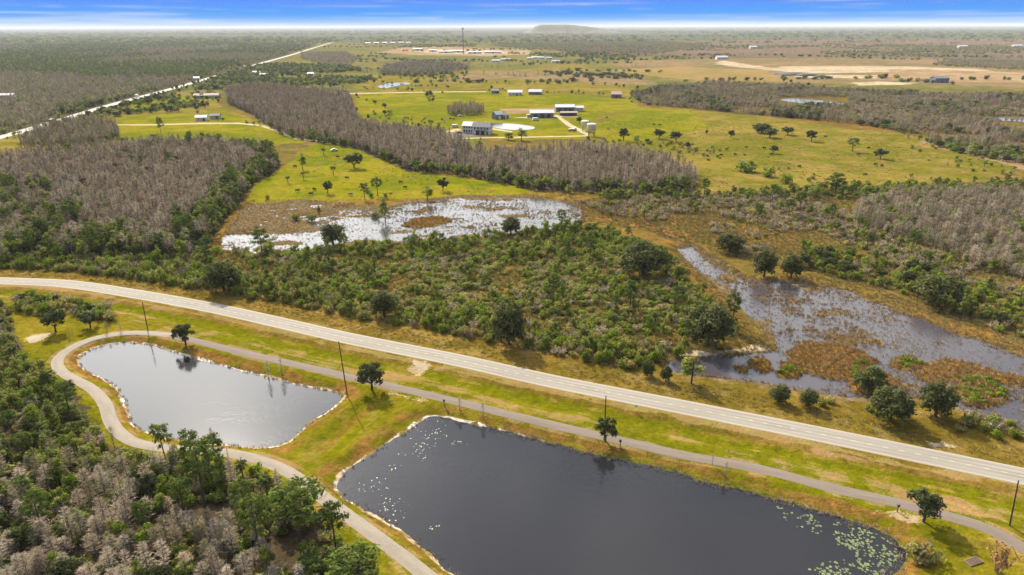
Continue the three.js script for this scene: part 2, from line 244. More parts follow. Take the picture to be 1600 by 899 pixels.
function groundTexture(x0, x1, z0, z1, w, h, base, warp, near) {
  const ids = new Uint8Array(w * h).fill(base), sx = (x1 - x0) / w, sz = (z1 - z0) / h;
  for (const q of PLAN) {
    const [bx0, bx1, bz0, bz1] = q.bb;
    if (bx1 < x0 || bx0 > x1 || bz1 < z0 || bz0 > z1) continue;
    const j0 = Math.max(0, Math.floor((bz0 - z0) / sz)), j1 = Math.min(h - 1, Math.ceil((bz1 - z0) / sz));
    for (let j = j0; j <= j1; j++) {
      const z = z0 + (j + 0.5) * sz, xs = [];
      for (let i = 0, k = q.poly.length - 1; i < q.poly.length; k = i++) { const [xi, zi] = q.poly[i], [xk, zk] = q.poly[k]; if ((zi > z) !== (zk > z)) xs.push((xk - xi) * (z - zi) / (zk - zi) + xi); }
      xs.sort((a, b) => a - b);
      for (let m = 0; m + 1 < xs.length; m += 2) { const a = clamp(Math.round((xs[m] - x0) / sx), 0, w), b = clamp(Math.round((xs[m + 1] - x0) / sx), 0, w); ids.fill(q.kind, j * w + a, j * w + b); }
    }
  }
  const data = new Uint8Array(w * h * 4), hard = new Set([KI.drive, KI.yard]);
  for (let j = 0, o = 0; j < h; j++) {
    const z = z0 + (j + 0.5) * sz;
    for (let i = 0; i < w; i++, o += 4) {
      const x = x0 + (i + 0.5) * sx;
      let id = ids[j * w + i];
      if (!hard.has(id)) {
        const wx = (fbm(x / warp, z / warp) - 0.5) * warp * 1.5 + (NT[(i * 7919 + j * 104729) & 65535] - 0.5) * warp * (near ? 0.7 : 0.25), wz = (fbm(x / warp + 31, z / warp + 11) - 0.5) * warp * 1.5;
        const jj = clamp(Math.floor((z + wz - z0) / sz), 0, h - 1), ii = clamp(Math.floor((x + wx - x0) / sx), 0, w - 1), id2 = ids[jj * w + ii];
        if (!hard.has(id2)) id = id2;
      }
      let c, r = 0;
      let [A, B, C, s, grain] = KV[id];
      let t = fbm(x / s, z / s), t2 = vn(x / s * 3.1 + 50, z / s * 3.1) * 0.75 + NT[(i * 131 + j * 7307 + ((i ^ j) & 255)) & 65535] * 0.25;
      if (near) {
        r = net(NR, x, z);
        const tp = Math.min(net(NTr, x, z), net(NLo, x, z)), pd = Math.min(net(NP1, x, z), net(NP2, x, z)), m = (fbm(x * 0.25, z * 0.25) - 0.5) * 3;
        if (id === base) {
          const dd = segDist(drain, x, z), band = dd < 13 && r > 17 && tp > 3;
          if (band) { t = t * 0.25 + (vn(dd * 0.8 + 3, (x + z) * 0.03) * 0.6 + vn(dd * 2.3, (x + z) * 0.1) * 0.4) * 0.75; if (dd < 0.35 + m * 0.1) { [A, B, C, s, grain] = KIND.sedge; } }
          else if (r > 0) { const al = (x * 0.96 + z * 0.27) * 0.035, st = fbm(r * 0.55, al) * 0.6 + vn(r * 2.1, al * 3) * 0.4; t = t * 0.35 + st * 0.65; t2 = t2 * 0.6 + vn(r * 1.2 + 9, al * 2) * 0.4; }
          if (r < 0) { [A, B, C, s, grain] = KIND.verge; t = fbm(x / 6, z / 3); }
          else if (pd < 4.5 + m * 0.6 && pd > 0.7) { [A, B, C, s, grain] = t2 > 0.56 ? KIND.sedge : t2 > 0.42 ? KIND.verge : KIND.lawn; }
          else if (r < 6.8 + m) { [A, B, C, s, grain] = (r < 5.2 + m * 0.7 && t2 > 0.4) || t2 > 0.62 ? KIND.dry : KIND.verge; }
          else if (r < 11 + m * 0.6) { [A, B, C, s, grain] = KIND.lawn; t = t * 0.6 + 0.35; A = B; }
          else if (r < 15.5 + m && tp > 1) { [A, B, C, s, grain] = t2 > 0.56 ? KIND.dry : t2 > 0.44 ? KIND.pasture : KIND.lawn; }
          { const west = sstep(24, -14, x), wide = 0.3 + 0.75 * west + m * 0.4; if (pd < wide && pd > -3) { [A, B, C, s, grain] = fbm(x * 0.5, z * 0.5) < 0.25 + 0.3 * west ? KIND.shore : KIND.dry; } }  // sandy rim, wider and whiter westward where sun glint is painted in
          if (tp < 2.3 && t2 > 0.5) { [A, B, C, s, grain] = KIND.dry; }
        }
      }
      const big = fbm(x / (s * 4.7) + 11, z / (s * 3.9) + 7), k = clamp(sstep(0.35, 0.65, t) + (big - 0.5) * 2.6), k3 = sstep(0.56, 0.74, t2) * 0.8;
      const n = 1 + ((NT[(i * 31 + j * 1571 + ((i * j) & 1023)) & 65535] - 0.5) * 0.5 + (vn(x / sx / 2.3, z / sz / 2.3) - 0.5) * 1.1 + (vn(x / s * 7, z / s * 7) - 0.5) * 0.7 + (near ? (vn(x * 1.3, z * 1.0) - 0.5) * 0.8 + (vn(x * 0.7 + 5, z * 0.5) - 0.5) * 0.5 : 0)) * grain;
      for (let e = 0; e < 3; e++) data[o + e] = enc((A[e] + (B[e] - A[e]) * k + (C[e] - A[e]) * k3) * n);
      data[o + 3] = 255;
    }
  }
  const tex = new THREE.DataTexture(data, w, h, THREE.RGBAFormat);
  tex.colorSpace = THREE.SRGBColorSpace; tex.magFilter = THREE.LinearFilter; tex.minFilter = THREE.LinearFilter; tex.needsUpdate = true;
  return tex;
}
function noiseTexture(n, fn) {
  const d = new Uint8Array(n * n * 4);
  for (let j = 0, o = 0; j < n; j++) for (let i = 0; i < n; i++, o += 4) { const v = clamp(fn(i, j)) * 255; d[o] = d[o + 1] = d[o + 2] = v; d[o + 3] = 255; }
  const t = new THREE.DataTexture(d, n, n, THREE.RGBAFormat);
  t.wrapS = t.wrapT = THREE.RepeatWrapping; t.magFilter = THREE.LinearFilter; t.needsUpdate = true;
  return t;
}
const TILE = 256;   // NT is a 256 lattice, so these repeat without a seam
const turfBump = noiseTexture(512, (i, j) => vn(i / 2, j / 2) * 0.6 + vn(i / 8, j / 8) * 0.4);
const rippleBump = noiseTexture(1024, (i, j) => 0.5 + ((vn(i / 4, j / 2) - 0.5) * 0.6 + (vn(i / 16, j / 8) - 0.5) * 0.5) * (0.15 + sstep(0.42, 0.68, vn(i / 128, j / 64) * 0.65 + vn(i / 32, j / 16) * 0.35)));

// ---------------------------------------------------------------- ground: one sheet, near part with relief
const zones = [
  { x: [AX0, AX1], z: [AZ0, AZ1], n: [600, 368], tex: [2048, 1536], base: KI.lawn, warp: 2.2, near: true },
  { x: [-700, 700], z: [-820, AZ0], n: [70, 24], tex: [2048, 1024], base: KI.rough, warp: 6 },
  { x: [-2100, 2100], z: [-2700, -820], n: [40, 20], tex: [2048, 1024], base: KI.wood, warp: 22 },
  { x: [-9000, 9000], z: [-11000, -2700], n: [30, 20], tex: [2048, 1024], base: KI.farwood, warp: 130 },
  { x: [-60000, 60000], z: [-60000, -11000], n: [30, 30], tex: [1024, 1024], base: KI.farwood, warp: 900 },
];
{
  const mats = [], pos = [], uv = [], idx = [], groups = [];
  const sheet = (x0, x1, z0, z1, nx, nz, hfn, m) => {
    const at = pos.length / 3, start = idx.length;
    for (let j = 0; j <= nz; j++) for (let i = 0; i <= nx; i++) {
      const x = lerp(x0, x1, i / nx), z = lerp(z0, z1, j / nz);
      pos.push(x, hfn ? hfn(x, z) : 0, z); uv.push(i / nx, j / nz);
    }
    for (let j = 0; j < nz; j++) for (let i = 0; i < nx; i++) { const a = at + j * (nx + 1) + i, b = a + 1, c = a + nx + 1, d = c + 1; idx.push(a, c, b, b, c, d); }
    groups.push([start, idx.length - start, m]);
  };
  zones.forEach((q, i) => {
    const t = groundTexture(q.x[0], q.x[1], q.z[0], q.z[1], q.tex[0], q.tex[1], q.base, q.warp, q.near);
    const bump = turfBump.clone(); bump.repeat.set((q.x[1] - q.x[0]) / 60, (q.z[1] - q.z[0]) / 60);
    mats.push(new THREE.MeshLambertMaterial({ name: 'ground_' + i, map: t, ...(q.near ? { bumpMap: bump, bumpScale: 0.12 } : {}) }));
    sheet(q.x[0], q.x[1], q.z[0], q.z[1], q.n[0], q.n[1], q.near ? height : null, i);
  });
  const plain = (k) => new THREE.MeshLambertMaterial({ name: k, color: new THREE.Color().setRGB(...KIND[k][0]) });
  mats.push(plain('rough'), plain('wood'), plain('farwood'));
  for (const s of [-1, 1]) {
    const lo = (a, b) => s < 0 ? [-b, -a] : [a, b];
    sheet(...lo(240, 700), -350, -56, 8, 6, null, 5);
    sheet(...lo(700, 2100), -820, -56, 6, 6, null, 5);
    sheet(...lo(2100, 9000), -2700, -56, 6, 6, null, 6);
    sheet(...lo(9000, 60000), -11000, -56, 6, 6, null, 7);
  }
  sheet(-60000, 60000, -56, 20000, 12, 8, null, 5);
  const g = new THREE.BufferGeometry();
  g.setAttribute('position', new THREE.Float32BufferAttribute(pos, 3)); g.setAttribute('uv', new THREE.Float32BufferAttribute(uv, 2)); g.setIndex(idx);
  groups.forEach(([a, n, m]) => g.addGroup(a, n, m));
  g.computeVertexNormals();
  const ground = new THREE.Mesh(g, mats); ground.name = 'ground'; ground.receiveShadow = true;
  ground.userData = { kind: 'structure', label: 'flat grass, scrub and field ground reaching the horizon', category: 'ground' };
  scene.add(ground);
}

// ---------------------------------------------------------------- sky
{
  const w = 2048, h = 2048, d = new Float32Array(w * h * 4), g = (r, gg, b) => [toLin(r) / 1.6, toLin(gg) / 1.6, toLin(b) / 1.6];
  const stops = [[-90, g(200, 205, 200)], [0, g(208, 226, 244)], [0.3, g(166, 206, 250)], [0.6, g(116, 178, 250)], [1.05, g(64, 156, 248)], [1.7, g(24, 128, 242)], [4, g(50, 136, 230)], [10, g(96, 142, 204)], [24, g(96, 136, 194)], [40, g(92, 134, 198)], [90, g(60, 94, 156)]];
  for (let j = 0; j < h; j++) {
    const el = ((j + 0.5) / h - 0.5) * 180, e = el * Math.PI / 180, sy = Math.sin(e), cy = Math.cos(e);
    let k = 0; while (k < stops.length - 2 && el > stops[k + 1][0]) k++;
    const t = clamp((el - stops[k][0]) / (stops[k + 1][0] - stops[k][0])), col = stops[k][1].map((c, i) => lerp(c, stops[k + 1][1][i], t));
    const low = sstep(3.5, 8, el), bank = low * (0.55 + 0.45 * sstep(36, 22, el));
    for (let i = 0; i < w; i++) {
      const a = ((i + 0.5) / w - 0.5) * 2 * Math.PI, x = Math.cos(a) * cy, z = Math.sin(a) * cy, o = (j * w + i) * 4;
      let cl = 0, glow = 0, fwd = 0;
      if (el > 0) {
        if (el > 3) {
          const q = 1 / (sy + 0.12), cx = x * q, cz = z * q;                        // a broken cloud sheet seen at a slant
          cl = sstep(0.36 - 0.24 * sstep(32, 20, el), 0.7 - 0.24 * sstep(32, 20, el), fbm(cx * 1.5 + 3, cz * 1.5 + 9)) * bank + sstep(0.52, 0.72, fbm(cx * 4 + 13, cz * 4)) * 0.3 * low;
        }
        if (el < 9) {
          const az = Math.atan2(x, -z), st = fbm(az * 4 + 20, el * 3.2 - az * 1.2), st2 = fbm(az * 7 + 4, el * 7 + az * 2.5);
          cl += (sstep(0.56, 0.8, st) * 0.3 + sstep(0.6, 0.78, st2) * 0.25) * sstep(0.05, 0.4, el) * sstep(9, 3, el);
          cl += sstep(0.46, 0.6, fbm(az * 3 + 2, el * 1.5)) * sstep(0.4, 0.12, el) * 0.5;
        }
        cl = clamp(cl, 0, 0.95);
        const th = Math.acos(clamp(x * sunDir.x + sy * sunDir.y + z * sunDir.z, -1, 1)) * 180 / Math.PI;
        glow = (3.3 * Math.exp(-th / 14) + 0.3 * Math.exp(-th / 30)) * sstep(2.5, 14, el); fwd = ((1 + Math.cos(th * Math.PI / 180)) / 2) ** 3.5;
      }
      const white = 0.28 + 1.7 * fwd + 0.5 * glow;
      for (let c = 0; c < 3; c++) d[o + c] = lerp(col[c], (el < 4 ? 0.625 : white) * [1, 0.99, 0.98][c], cl) + glow * [1, 0.97, 0.92][c];
      d[o + 3] = 1;
    }
  }
  const t = new THREE.DataTexture(d, w, h, THREE.RGBAFormat, THREE.FloatType);
  t.mapping = THREE.EquirectangularReflectionMapping; t.magFilter = THREE.LinearFilter; t.needsUpdate = true;
  scene.background = t; scene.environment = t;
}

// ---------------------------------------------------------------- helpers for things
const taken = new Map();
const numbered = (n) => { const k = taken.get(n) || 0; taken.set(n, k + 1); return k ? n + '_' + String(k).padStart(3, '0') : n; };
function tag(o, label, category, group, kind) { o.userData = { label, category }; if (group) o.userData.group = group; if (kind) o.userData.kind = kind; return o; }
function place(o, name, label, category, group, kind) { o.name = numbered(name); tag(o, label, category, group, kind); scene.add(o); return o; }
const shade = (o) => { o.traverse((m) => { if (m.isMesh) m.castShadow = m.receiveShadow = true; }); return o; };
function part(name, geo, mat, parent) { const m = new THREE.Mesh(geo, mat); m.name = name; m.castShadow = m.receiveShadow = true; parent.add(m); return m; }
function thing(name, label, category, x, y, z, turn = 0, group) { const o = new THREE.Group(); place(o, name, label, category, group); o.position.set(x, y, z); o.rotation.y = turn; return o; }
const std = (r, g, b, rough = 0.9, extra = {}) => new THREE.MeshStandardMaterial({ color: new THREE.Color().setRGB(r, g, b), roughness: rough, ...extra });
const box = (w, h, d, x, y, z) => new THREE.BoxGeometry(w, h, d).translate(x, y, z);
function ribbon(line, half, y, lift = 0.0) {           // a thin slab that follows a line
  const pos = [], uv = [], idx = []; let s = 0;
  line.forEach((p, i) => {
    const a = line[Math.max(0, i - 1)], b = line[Math.min(line.length - 1, i + 1)], dx = b[0] - a[0], dz = b[1] - a[1], l = Math.hypot(dx, dz), nx = -dz / l, nz = dx / l;
    if (i) s += Math.hypot(p[0] - line[i - 1][0], p[1] - line[i - 1][1]);
    for (const [o, yy] of [[-half - 0.25, -0.25], [-half, y], [half, y], [half + 0.25, -0.25]]) { pos.push(p[0] + nx * (o + lift), yy, p[1] + nz * (o + lift)); uv.push((o + half) / (2 * half), s / 40); }
    if (i) for (let k = 0; k < 3; k++) { const e = (i - 1) * 4 + k, f = i * 4 + k; idx.push(e, e + 1, f, e + 1, f + 1, f); }
  });
  const g = new THREE.BufferGeometry();
  g.setAttribute('position', new THREE.Float32BufferAttribute(pos, 3)); g.setAttribute('uv', new THREE.Float32BufferAttribute(uv, 2)); g.setIndex(idx); g.computeVertexNormals();
  return g;
}
function surfaceTexture(fn, w = 256, h = 1024) {
  const d = new Uint8Array(w * h * 4);
  for (let j = 0, o = 0; j < h; j++) for (let i = 0; i < w; i++, o += 4) { const c = fn(i / w, j / h, i, j); d[o] = enc(c[0]); d[o + 1] = enc(c[1]); d[o + 2] = enc(c[2]); d[o + 3] = 255; }
  const t = new THREE.DataTexture(d, w, h, THREE.RGBAFormat); t.wrapT = THREE.RepeatWrapping; t.colorSpace = THREE.SRGBColorSpace; t.magFilter = THREE.LinearFilter; t.needsUpdate = true; return t;
}
const scale3 = (c, k) => c.map((v) => v * k);
function structure(name, geo, mat, label, category) { const m = new THREE.Mesh(geo, mat); m.castShadow = m.receiveShadow = true; return place(m, name, label, category, null, 'structure'); }

// ---------------------------------------------------------------- road, trail, path
const ROAD_HALF = 2.95;
const wear = (u) => Math.exp(-((u - 0.2) ** 2) / 0.003) + Math.exp(-((u - 0.4) ** 2) / 0.003) + Math.exp(-((u - 0.6) ** 2) / 0.003) + Math.exp(-((u - 0.8) ** 2) / 0.003);
const roadTex = surfaceTexture((u, v, i, j) => {
  const n = fbm(u * 10, v * 4) - 0.5 + (vn(i / 1.5, j / 3) - 0.5) * 0.5, edge = sstep(0.09, 0.01, Math.min(u, 1 - u) + (vn(j / 6, u < 0.5 ? 3 : 9) - 0.5) * 0.12), k = 0.97 + n * 0.34 - wear(u) * 0.15 + (vn(u * 30, v * 3) - 0.5) * 0.12;
  return scale3(L(194, 185, 169), k).map((c, e) => lerp(c, L(196, 172, 128)[e], edge * 0.7));
});
const road = structure('road', ribbon(roadLine, ROAD_HALF, 0.07), new THREE.MeshStandardMaterial({ map: roadTex, roughness: 0.95 }), 'pale two-lane asphalt road sweeping between scrub and grass verge', 'road');
{
  const dash = [], line = roadLine;
  const strip = (a, b, off, half) => { const dx = b[0] - a[0], dz = b[1] - a[1], l = Math.hypot(dx, dz), nx = -dz / l, nz = dx / l; const g = new THREE.BufferGeometry(); const q = [[a, off - half], [a, off + half], [b, off - half], [b, off + half]].flatMap(([p, o]) => [p[0] + nx * o, 0.075, p[1] + nz * o]); g.setAttribute('position', new THREE.Float32BufferAttribute(q, 3)); g.setIndex([0, 1, 2, 1, 3, 2]); g.computeVertexNormals(); return g; };
  const edges = [];
  for (let i = 0; i + 1 < line.length; i++) { edges.push(strip(line[i], line[i + 1], -2.62, 0.06), strip(line[i], line[i + 1], 2.62, 0.06)); dash.push(strip(line[i], [lerp(line[i][0], line[i + 1][0], 0.35), lerp(line[i][1], line[i + 1][1], 0.35)], 0, 0.07)); }
  part('edge_line', mergeGeometries(edges), std(0.42, 0.4, 0.36, 0.8), road);
  part('centre_line', mergeGeometries(dash), std(0.52, 0.42, 0.2, 0.8), road);
}
const trailTex = surfaceTexture((u, v, i, j) => scale3(L(158, 142, 126), 0.96 + (fbm(u * 5, v * 12) - 0.5) * 0.34 + (vn(i / 5, j / 3) - 0.5) * 0.16));
structure('trail', ribbon(trailLine, 1.3, 0.05), new THREE.MeshStandardMaterial({ map: trailTex, roughness: 1 }), 'weathered grey asphalt trail running parallel to the road', 'path');
const slabTex = surfaceTexture((u, v, i, j) => scale3(L(190, 176, 156), (0.96 + (fbm(u * 3, v * 14) - 0.5) * 0.3 + (vn(i / 9, j / 3) - 0.5) * 0.2) * (j % 46 < 1 ? 0.75 : 1)));
structure('path', ribbon(loopLine, 1.2, 0.04), new THREE.MeshStandardMaterial({ map: slabTex, roughness: 1 }), 'pale concrete footpath looping round the smaller pond', 'path');
const hwyLine = smoothLine(GP([[-260, 280], [-120, 246], [0, 214.5], [78, 192.5], [169, 165], [243, 145.5], [280, 135.5], [337, 119], [381, 106], [449, 87.5], [498, 72.5], [520, 66]]), 60);
structure('highway', ribbon(hwyLine, 4.8, 0.12), std(0.31, 0.29, 0.25, 0.9), 'straight bright highway cutting past the far woods', 'road');

// ---------------------------------------------------------------- water
function waterSheet(name, poly, y, rough, label, tint = [0.014, 0.014, 0.016], grow = 1.6) {
  const cx = poly.reduce((s, p) => s + p[0], 0) / poly.length, cz = poly.reduce((s, p) => s + p[1], 0) / poly.length;
  const sh = new THREE.Shape(poly.map(([x, z]) => { const l = Math.hypot(x - cx, z - cz); return new THREE.Vector2(x + (x - cx) / l * grow, -(z + (z - cz) / l * grow)); }));
  const g = new THREE.ShapeGeometry(sh).rotateX(-Math.PI / 2).translate(0, y, 0);
  const b = rippleBump.clone(); b.repeat.set(1 / 110, 1 / 110);
  return structure(name, g, new THREE.MeshPhysicalMaterial({ color: new THREE.Color().setRGB(...tint), roughness: rough, ior: 1.33, bumpMap: b, bumpScale: 0.012 }), label, 'water');
}
waterSheet('pond_water', pond1, -0.9, 0.1, 'silvery still water of the smaller pond ringed by the loop path');
waterSheet('pond_water', pond2, -0.9, 0.1, 'dark glassy water of the large pond with lily pads');
waterSheet('marsh_water', marsh1, MARSH_Y, 0.18, 'bright shallow marsh water below the lime pasture', [0.03, 0.03, 0.03], 2);
{
  const sh = new THREE.Shape(marsh2.map(([x, z]) => new THREE.Vector2(x, -z)));
  structure('marsh_water', new THREE.ShapeGeometry(sh).rotateX(-Math.PI / 2).translate(0, MARSH_Y + 0.004, 0), new THREE.MeshPhysicalMaterial({ color: new THREE.Color().setRGB(0.055, 0.05, 0.058), roughness: 0.2, ior: 1.33 }), 'lilac shallow marsh water among sedge islands beyond the road', 'water');
}
const farWater = (pts, label) => { const p = GP(pts), sh = new THREE.Shape(smoothLine(p, 40, true).slice(0, -1).map(([x, z]) => new THREE.Vector2(x, -z))); structure('pond_water', new THREE.ShapeGeometry(sh).rotateX(-Math.PI / 2).translate(0, 0.04, 0), new THREE.MeshPhysicalMaterial({ color: new THREE.Color().setRGB(0.05, 0.06, 0.065), roughness: 0.14, ior: 1.33 }), label, 'water'); };
farWater([[762, 194], [775, 192.4], [800, 193.5], [822, 196], [836, 199.5], [828, 202.5], [800, 203], [775, 200]], 'oval bright farm pond beside the white farmhouse');
farWater([[590, 135], [612, 130], [636, 129], [640, 131], [620, 134], [600, 138]], 'small bright pond in the field beyond the lime pasture');
farWater([[1220, 156], [1245, 154], [1290, 158], [1318, 162], [1300, 165], [1250, 161]], 'narrow slough glinting among the far bare trees');
farWater([[1525, 184], [1560, 183], [1640, 188], [1640, 192], [1560, 188]], 'thin far water strip among brown brush');

// ---------------------------------------------------------------- plants: shapes
class Leaves {                                        // collects faces with a colour each
  constructor() { this.p = []; this.c = []; this.i = []; }
  quad(x, y, z, s, t, n, col) {                       // a leaf clump: a bent, pointed face of size s x t round a point, facing about n
    let ax = n[1] + rr(-0.6, 0.6), ay = n[2] + rr(-0.6, 0.6), az = n[0] + rr(-0.6, 0.6);
    let bx = n[1] * az - n[2] * ay, by = n[2] * ax - n[0] * az, bz = n[0] * ay - n[1] * ax, l = Math.hypot(bx, by, bz) || 1; bx /= l; by /= l; bz /= l;
    ax = by * n[2] - bz * n[1]; ay = bz * n[0] - bx * n[2]; az = bx * n[1] - by * n[0];
    const k = this.p.length / 3, q = s * 0.5, r = t * 0.5, f = s * rr(-0.16, 0.16);
    this.p.push(x - ax * q, y - ay * q, z - az * q, x + bx * r + n[0] * f, y + by * r + n[1] * f, z + bz * r + n[2] * f, x + ax * q * rr(0.7, 1.2), y + ay * q, z + az * q * rr(0.7, 1.2), x - bx * r + n[0] * f, y - by * r + n[1] * f, z - bz * r + n[2] * f);
    for (let e = 0; e < 4; e++) this.c.push(...col);
    this.i.push(k, k + 1, k + 2, k, k + 2, k + 3);
  }
  spike(a, b, w, col) {                               // a thin tapering blade or twig from a to b
    const k = this.p.length / 3, an = rnd() * 6.28, dx = Math.cos(an) * w, dz = Math.sin(an) * w;
    this.p.push(a[0] - dx, a[1], a[2] - dz, a[0] + dx, a[1], a[2] + dz, b[0], b[1], b[2]);
    for (let e = 0; e < 3; e++) this.c.push(...col);
    this.i.push(k, k + 1, k + 2);
  }
  limb(a, b, ra, rb, col, n = 5) {                    // a tapered round limb
    const d = new THREE.Vector3(b[0] - a[0], b[1] - a[1], b[2] - a[2]).normalize(), u = new THREE.Vector3(d.y, d.z, -d.x).cross(d).normalize(), v = d.clone().cross(u), k = this.p.length / 3;
    for (let e = 0; e < n; e++) { const c = Math.cos(e / n * 6.2832), s = Math.sin(e / n * 6.2832); for (const [q, r] of [[a, ra], [b, rb]]) { this.p.push(q[0] + (u.x * c + v.x * s) * r, q[1] + (u.y * c + v.y * s) * r, q[2] + (u.z * c + v.z * s) * r); this.c.push(...col); } }
    for (let e = 0; e < n; e++) { const f = (e + 1) % n; this.i.push(k + e * 2, k + e * 2 + 1, k + f * 2, k + f * 2, k + e * 2 + 1, k + f * 2 + 1); }
  }
  geo() {
    const g = new THREE.BufferGeometry();
    g.setAttribute('position', new THREE.Float32BufferAttribute(this.p, 3)); g.setAttribute('color', new THREE.Float32BufferAttribute(this.c, 3)); g.setIndex(this.i); g.computeVertexNormals();
    return g;
  }
}
const tone = (c, a = 0.25) => { const k = 1 + rr(-a, a); return [c[0] * k * rr(0.92, 1.08), c[1] * k, c[2] * k * rr(0.9, 1.1)]; };
const BARK = [0.1, 0.082, 0.062], PALEBARK = [0.26, 0.21, 0.16];
// lobes: [x, y, z, rx, ry]; leaves in the outer part of each lobe
function lobeLeaves(L_, lobes, n, size, cols, fill = 0.45) {
  const vol = lobes.map((l) => l[3] * l[3] * l[4]), tot = vol.reduce((a, b) => a + b, 0);
  lobes.forEach((l, q) => {
    const m = Math.round(n * vol[q] / tot), base = pick(cols);
    for (let k = 0; k < m; k++) {
      const u = rr(-0.75, 1), a = rnd() * 6.2832, s = Math.sqrt(1 - u * u), nx = s * Math.cos(a), ny = u, nz = s * Math.sin(a), r = Math.pow(rnd(), fill) * rr(0.86, 1.12);
      const z = size * rr(0.6, 1.35);
      L_.quad(l[0] + nx * l[3] * r, l[1] + ny * l[4] * r, l[2] + nz * l[3] * r, z, z * rr(0.5, 0.85), [nx + rr(-0.5, 0.5), ny + rr(-0.2, 0.8), nz + rr(-0.5, 0.5)].map((v, i, o) => v / (Math.hypot(...o) || 1)), tone(rnd() < 0.75 ? base : pick(cols), 0.3));
    }
  });
}
const GREEN = { oak: [[0.085, 0.1, 0.03], [0.1, 0.108, 0.036], [0.07, 0.088, 0.03]], shrub: [[0.225, 0.275, 0.03], [0.15, 0.215, 0.026], [0.29, 0.31, 0.05], [0.22, 0.225, 0.06]], bright: [[0.18, 0.25, 0.018], [0.22, 0.27, 0.024]], pine: [[0.11, 0.155, 0.028], [0.13, 0.165, 0.03]], olive: [[0.38, 0.33, 0.1], [0.33, 0.27, 0.1], [0.32, 0.3, 0.08]], grey: [[0.36, 0.28, 0.19], [0.31, 0.25, 0.17], [0.29, 0.25, 0.16]], palm: [[0.13, 0.16, 0.04], [0.15, 0.18, 0.045]], cyp: [[0.28, 0.215, 0.15], [0.31, 0.25, 0.185], [0.21, 0.165, 0.11], [0.24, 0.21, 0.145]], sedge: [[0.36, 0.22, 0.07], [0.42, 0.28, 0.11], [0.28, 0.2, 0.06]] };
// every shape is { trunk, crown }: height and width about 1 x 1 of its own nominal size, in metres
function oakShape(n = 1900, size = 0.4) {            // nominal 6 m wide, 5.6 m high
  const t = new Leaves(), c = new Leaves(), lobes = [[0, 3.1, 0, 1.35, 1.2]];
  t.limb([0, -0.3, 0], [rr(-0.1, 0.1), 1.3, rr(-0.1, 0.1)], 0.22, 0.17, BARK, 7);
  const sq = rr(0.85, 1.12);
  for (let k = 0; k < 17; k++) {
    if (rnd() < 0.14) continue;
    const u = 1 - 1.75 * (k + 0.5) / 17, a = k * 2.4 + rr(-0.35, 0.35), s = Math.sqrt(1 - u * u), r = rr(1.3, 2.25), q = [Math.cos(a) * s * r * sq, 3.15 + u * r * 0.82, Math.sin(a) * s * r / sq];
    lobes.push([...q, rr(0.55, 1.05), rr(0.45, 0.85)]);
    if (k % 2) t.limb([0, 1.1, 0], q, 0.1, 0.03, BARK, 5);
  }
  lobeLeaves(c, lobes, n, size, GREEN.oak);
  return { trunk: t, crown: c };
}
function bushyOakShape(n = 2600, size = 0.4) {       // an old oak leafy to the ground, nominal 6 m wide, 5 m high
  const t = new Leaves(), c = new Leaves(), lobes = [[0, 2.2, 0, 1.9, 1.7]];
  t.limb([0, -0.3, 0], [0.1, 2.4, 0], 0.26, 0.12, BARK, 7);
  for (let k = 0; k < 26; k++) {
    const u = 1 - 1.72 * (k + 0.5) / 26, a = k * 2.4 + rr(-0.4, 0.4), s = Math.sqrt(1 - u * u), r = rr(1.7, 2.3), q = [Math.cos(a) * s * r, Math.max(0.7, 2.35 + u * r * 0.92), Math.sin(a) * s * r];
    lobes.push([...q, rr(0.6, 1.0), rr(0.5, 0.85)]);
    if (k % 3 === 0) t.limb([0, 1.1, 0], q, 0.1, 0.03, BARK, 5);
  }
  lobeLeaves(c, lobes, n, size, [[0.1, 0.115, 0.032], [0.125, 0.13, 0.045], [0.085, 0.1, 0.03]]);
  return { trunk: t, crown: c };
}
function shrubShape(cols, n = 420, size = 0.34, tall = 1) {   // nominal 3 m wide, 2.4 m high
  const t = new Leaves(), c = new Leaves(), lobes = [[0, 0.7 * tall, 0, 1.1, 0.85 * tall]];
  const m = 4 + Math.floor(rnd() * 4);
  for (let k = 0; k < m; k++) { const a = k / m * 6.28 + rr(-0.4, 0.4), r = rr(0.4, 1.1), y = rr(0.5, 1.5) * tall; lobes.push([Math.cos(a) * r, y, Math.sin(a) * r, rr(0.45, 0.8), rr(0.45, 0.85) * tall]); t.limb([0, -0.2, 0], [Math.cos(a) * r * 0.8, y, Math.sin(a) * r * 0.8], 0.07, 0.025, BARK, 4); }
  lobeLeaves(c, lobes, n, size, cols);
  return { trunk: t, crown: c };
}
function bayShape(cols, n = 650, size = 0.4) {        // upright broadleaf, nominal 3.4 m wide, 7 m high
  const t = new Leaves(), c = new Leaves(), lobes = [];
  t.limb([0, -0.3, 0], [rr(-0.2, 0.2), 5.6, rr(-0.2, 0.2)], 0.15, 0.04, BARK, 6);
  for (let k = 0; k < 11; k++) { const y = rr(1.6, 6.2), w = 1.25 * (1 - Math.abs(y - 3.4) / 4.6), a = rnd() * 6.28; lobes.push([Math.cos(a) * w * 0.8, y, Math.sin(a) * w * 0.8, rr(0.55, 0.95), rr(0.6, 1)]); t.limb([0, y * 0.7, 0], [Math.cos(a) * w * 0.7, y, Math.sin(a) * w * 0.7], 0.05, 0.02, BARK, 4); }
  lobeLeaves(c, lobes, n, size, cols);
  return { trunk: t, crown: c };
}
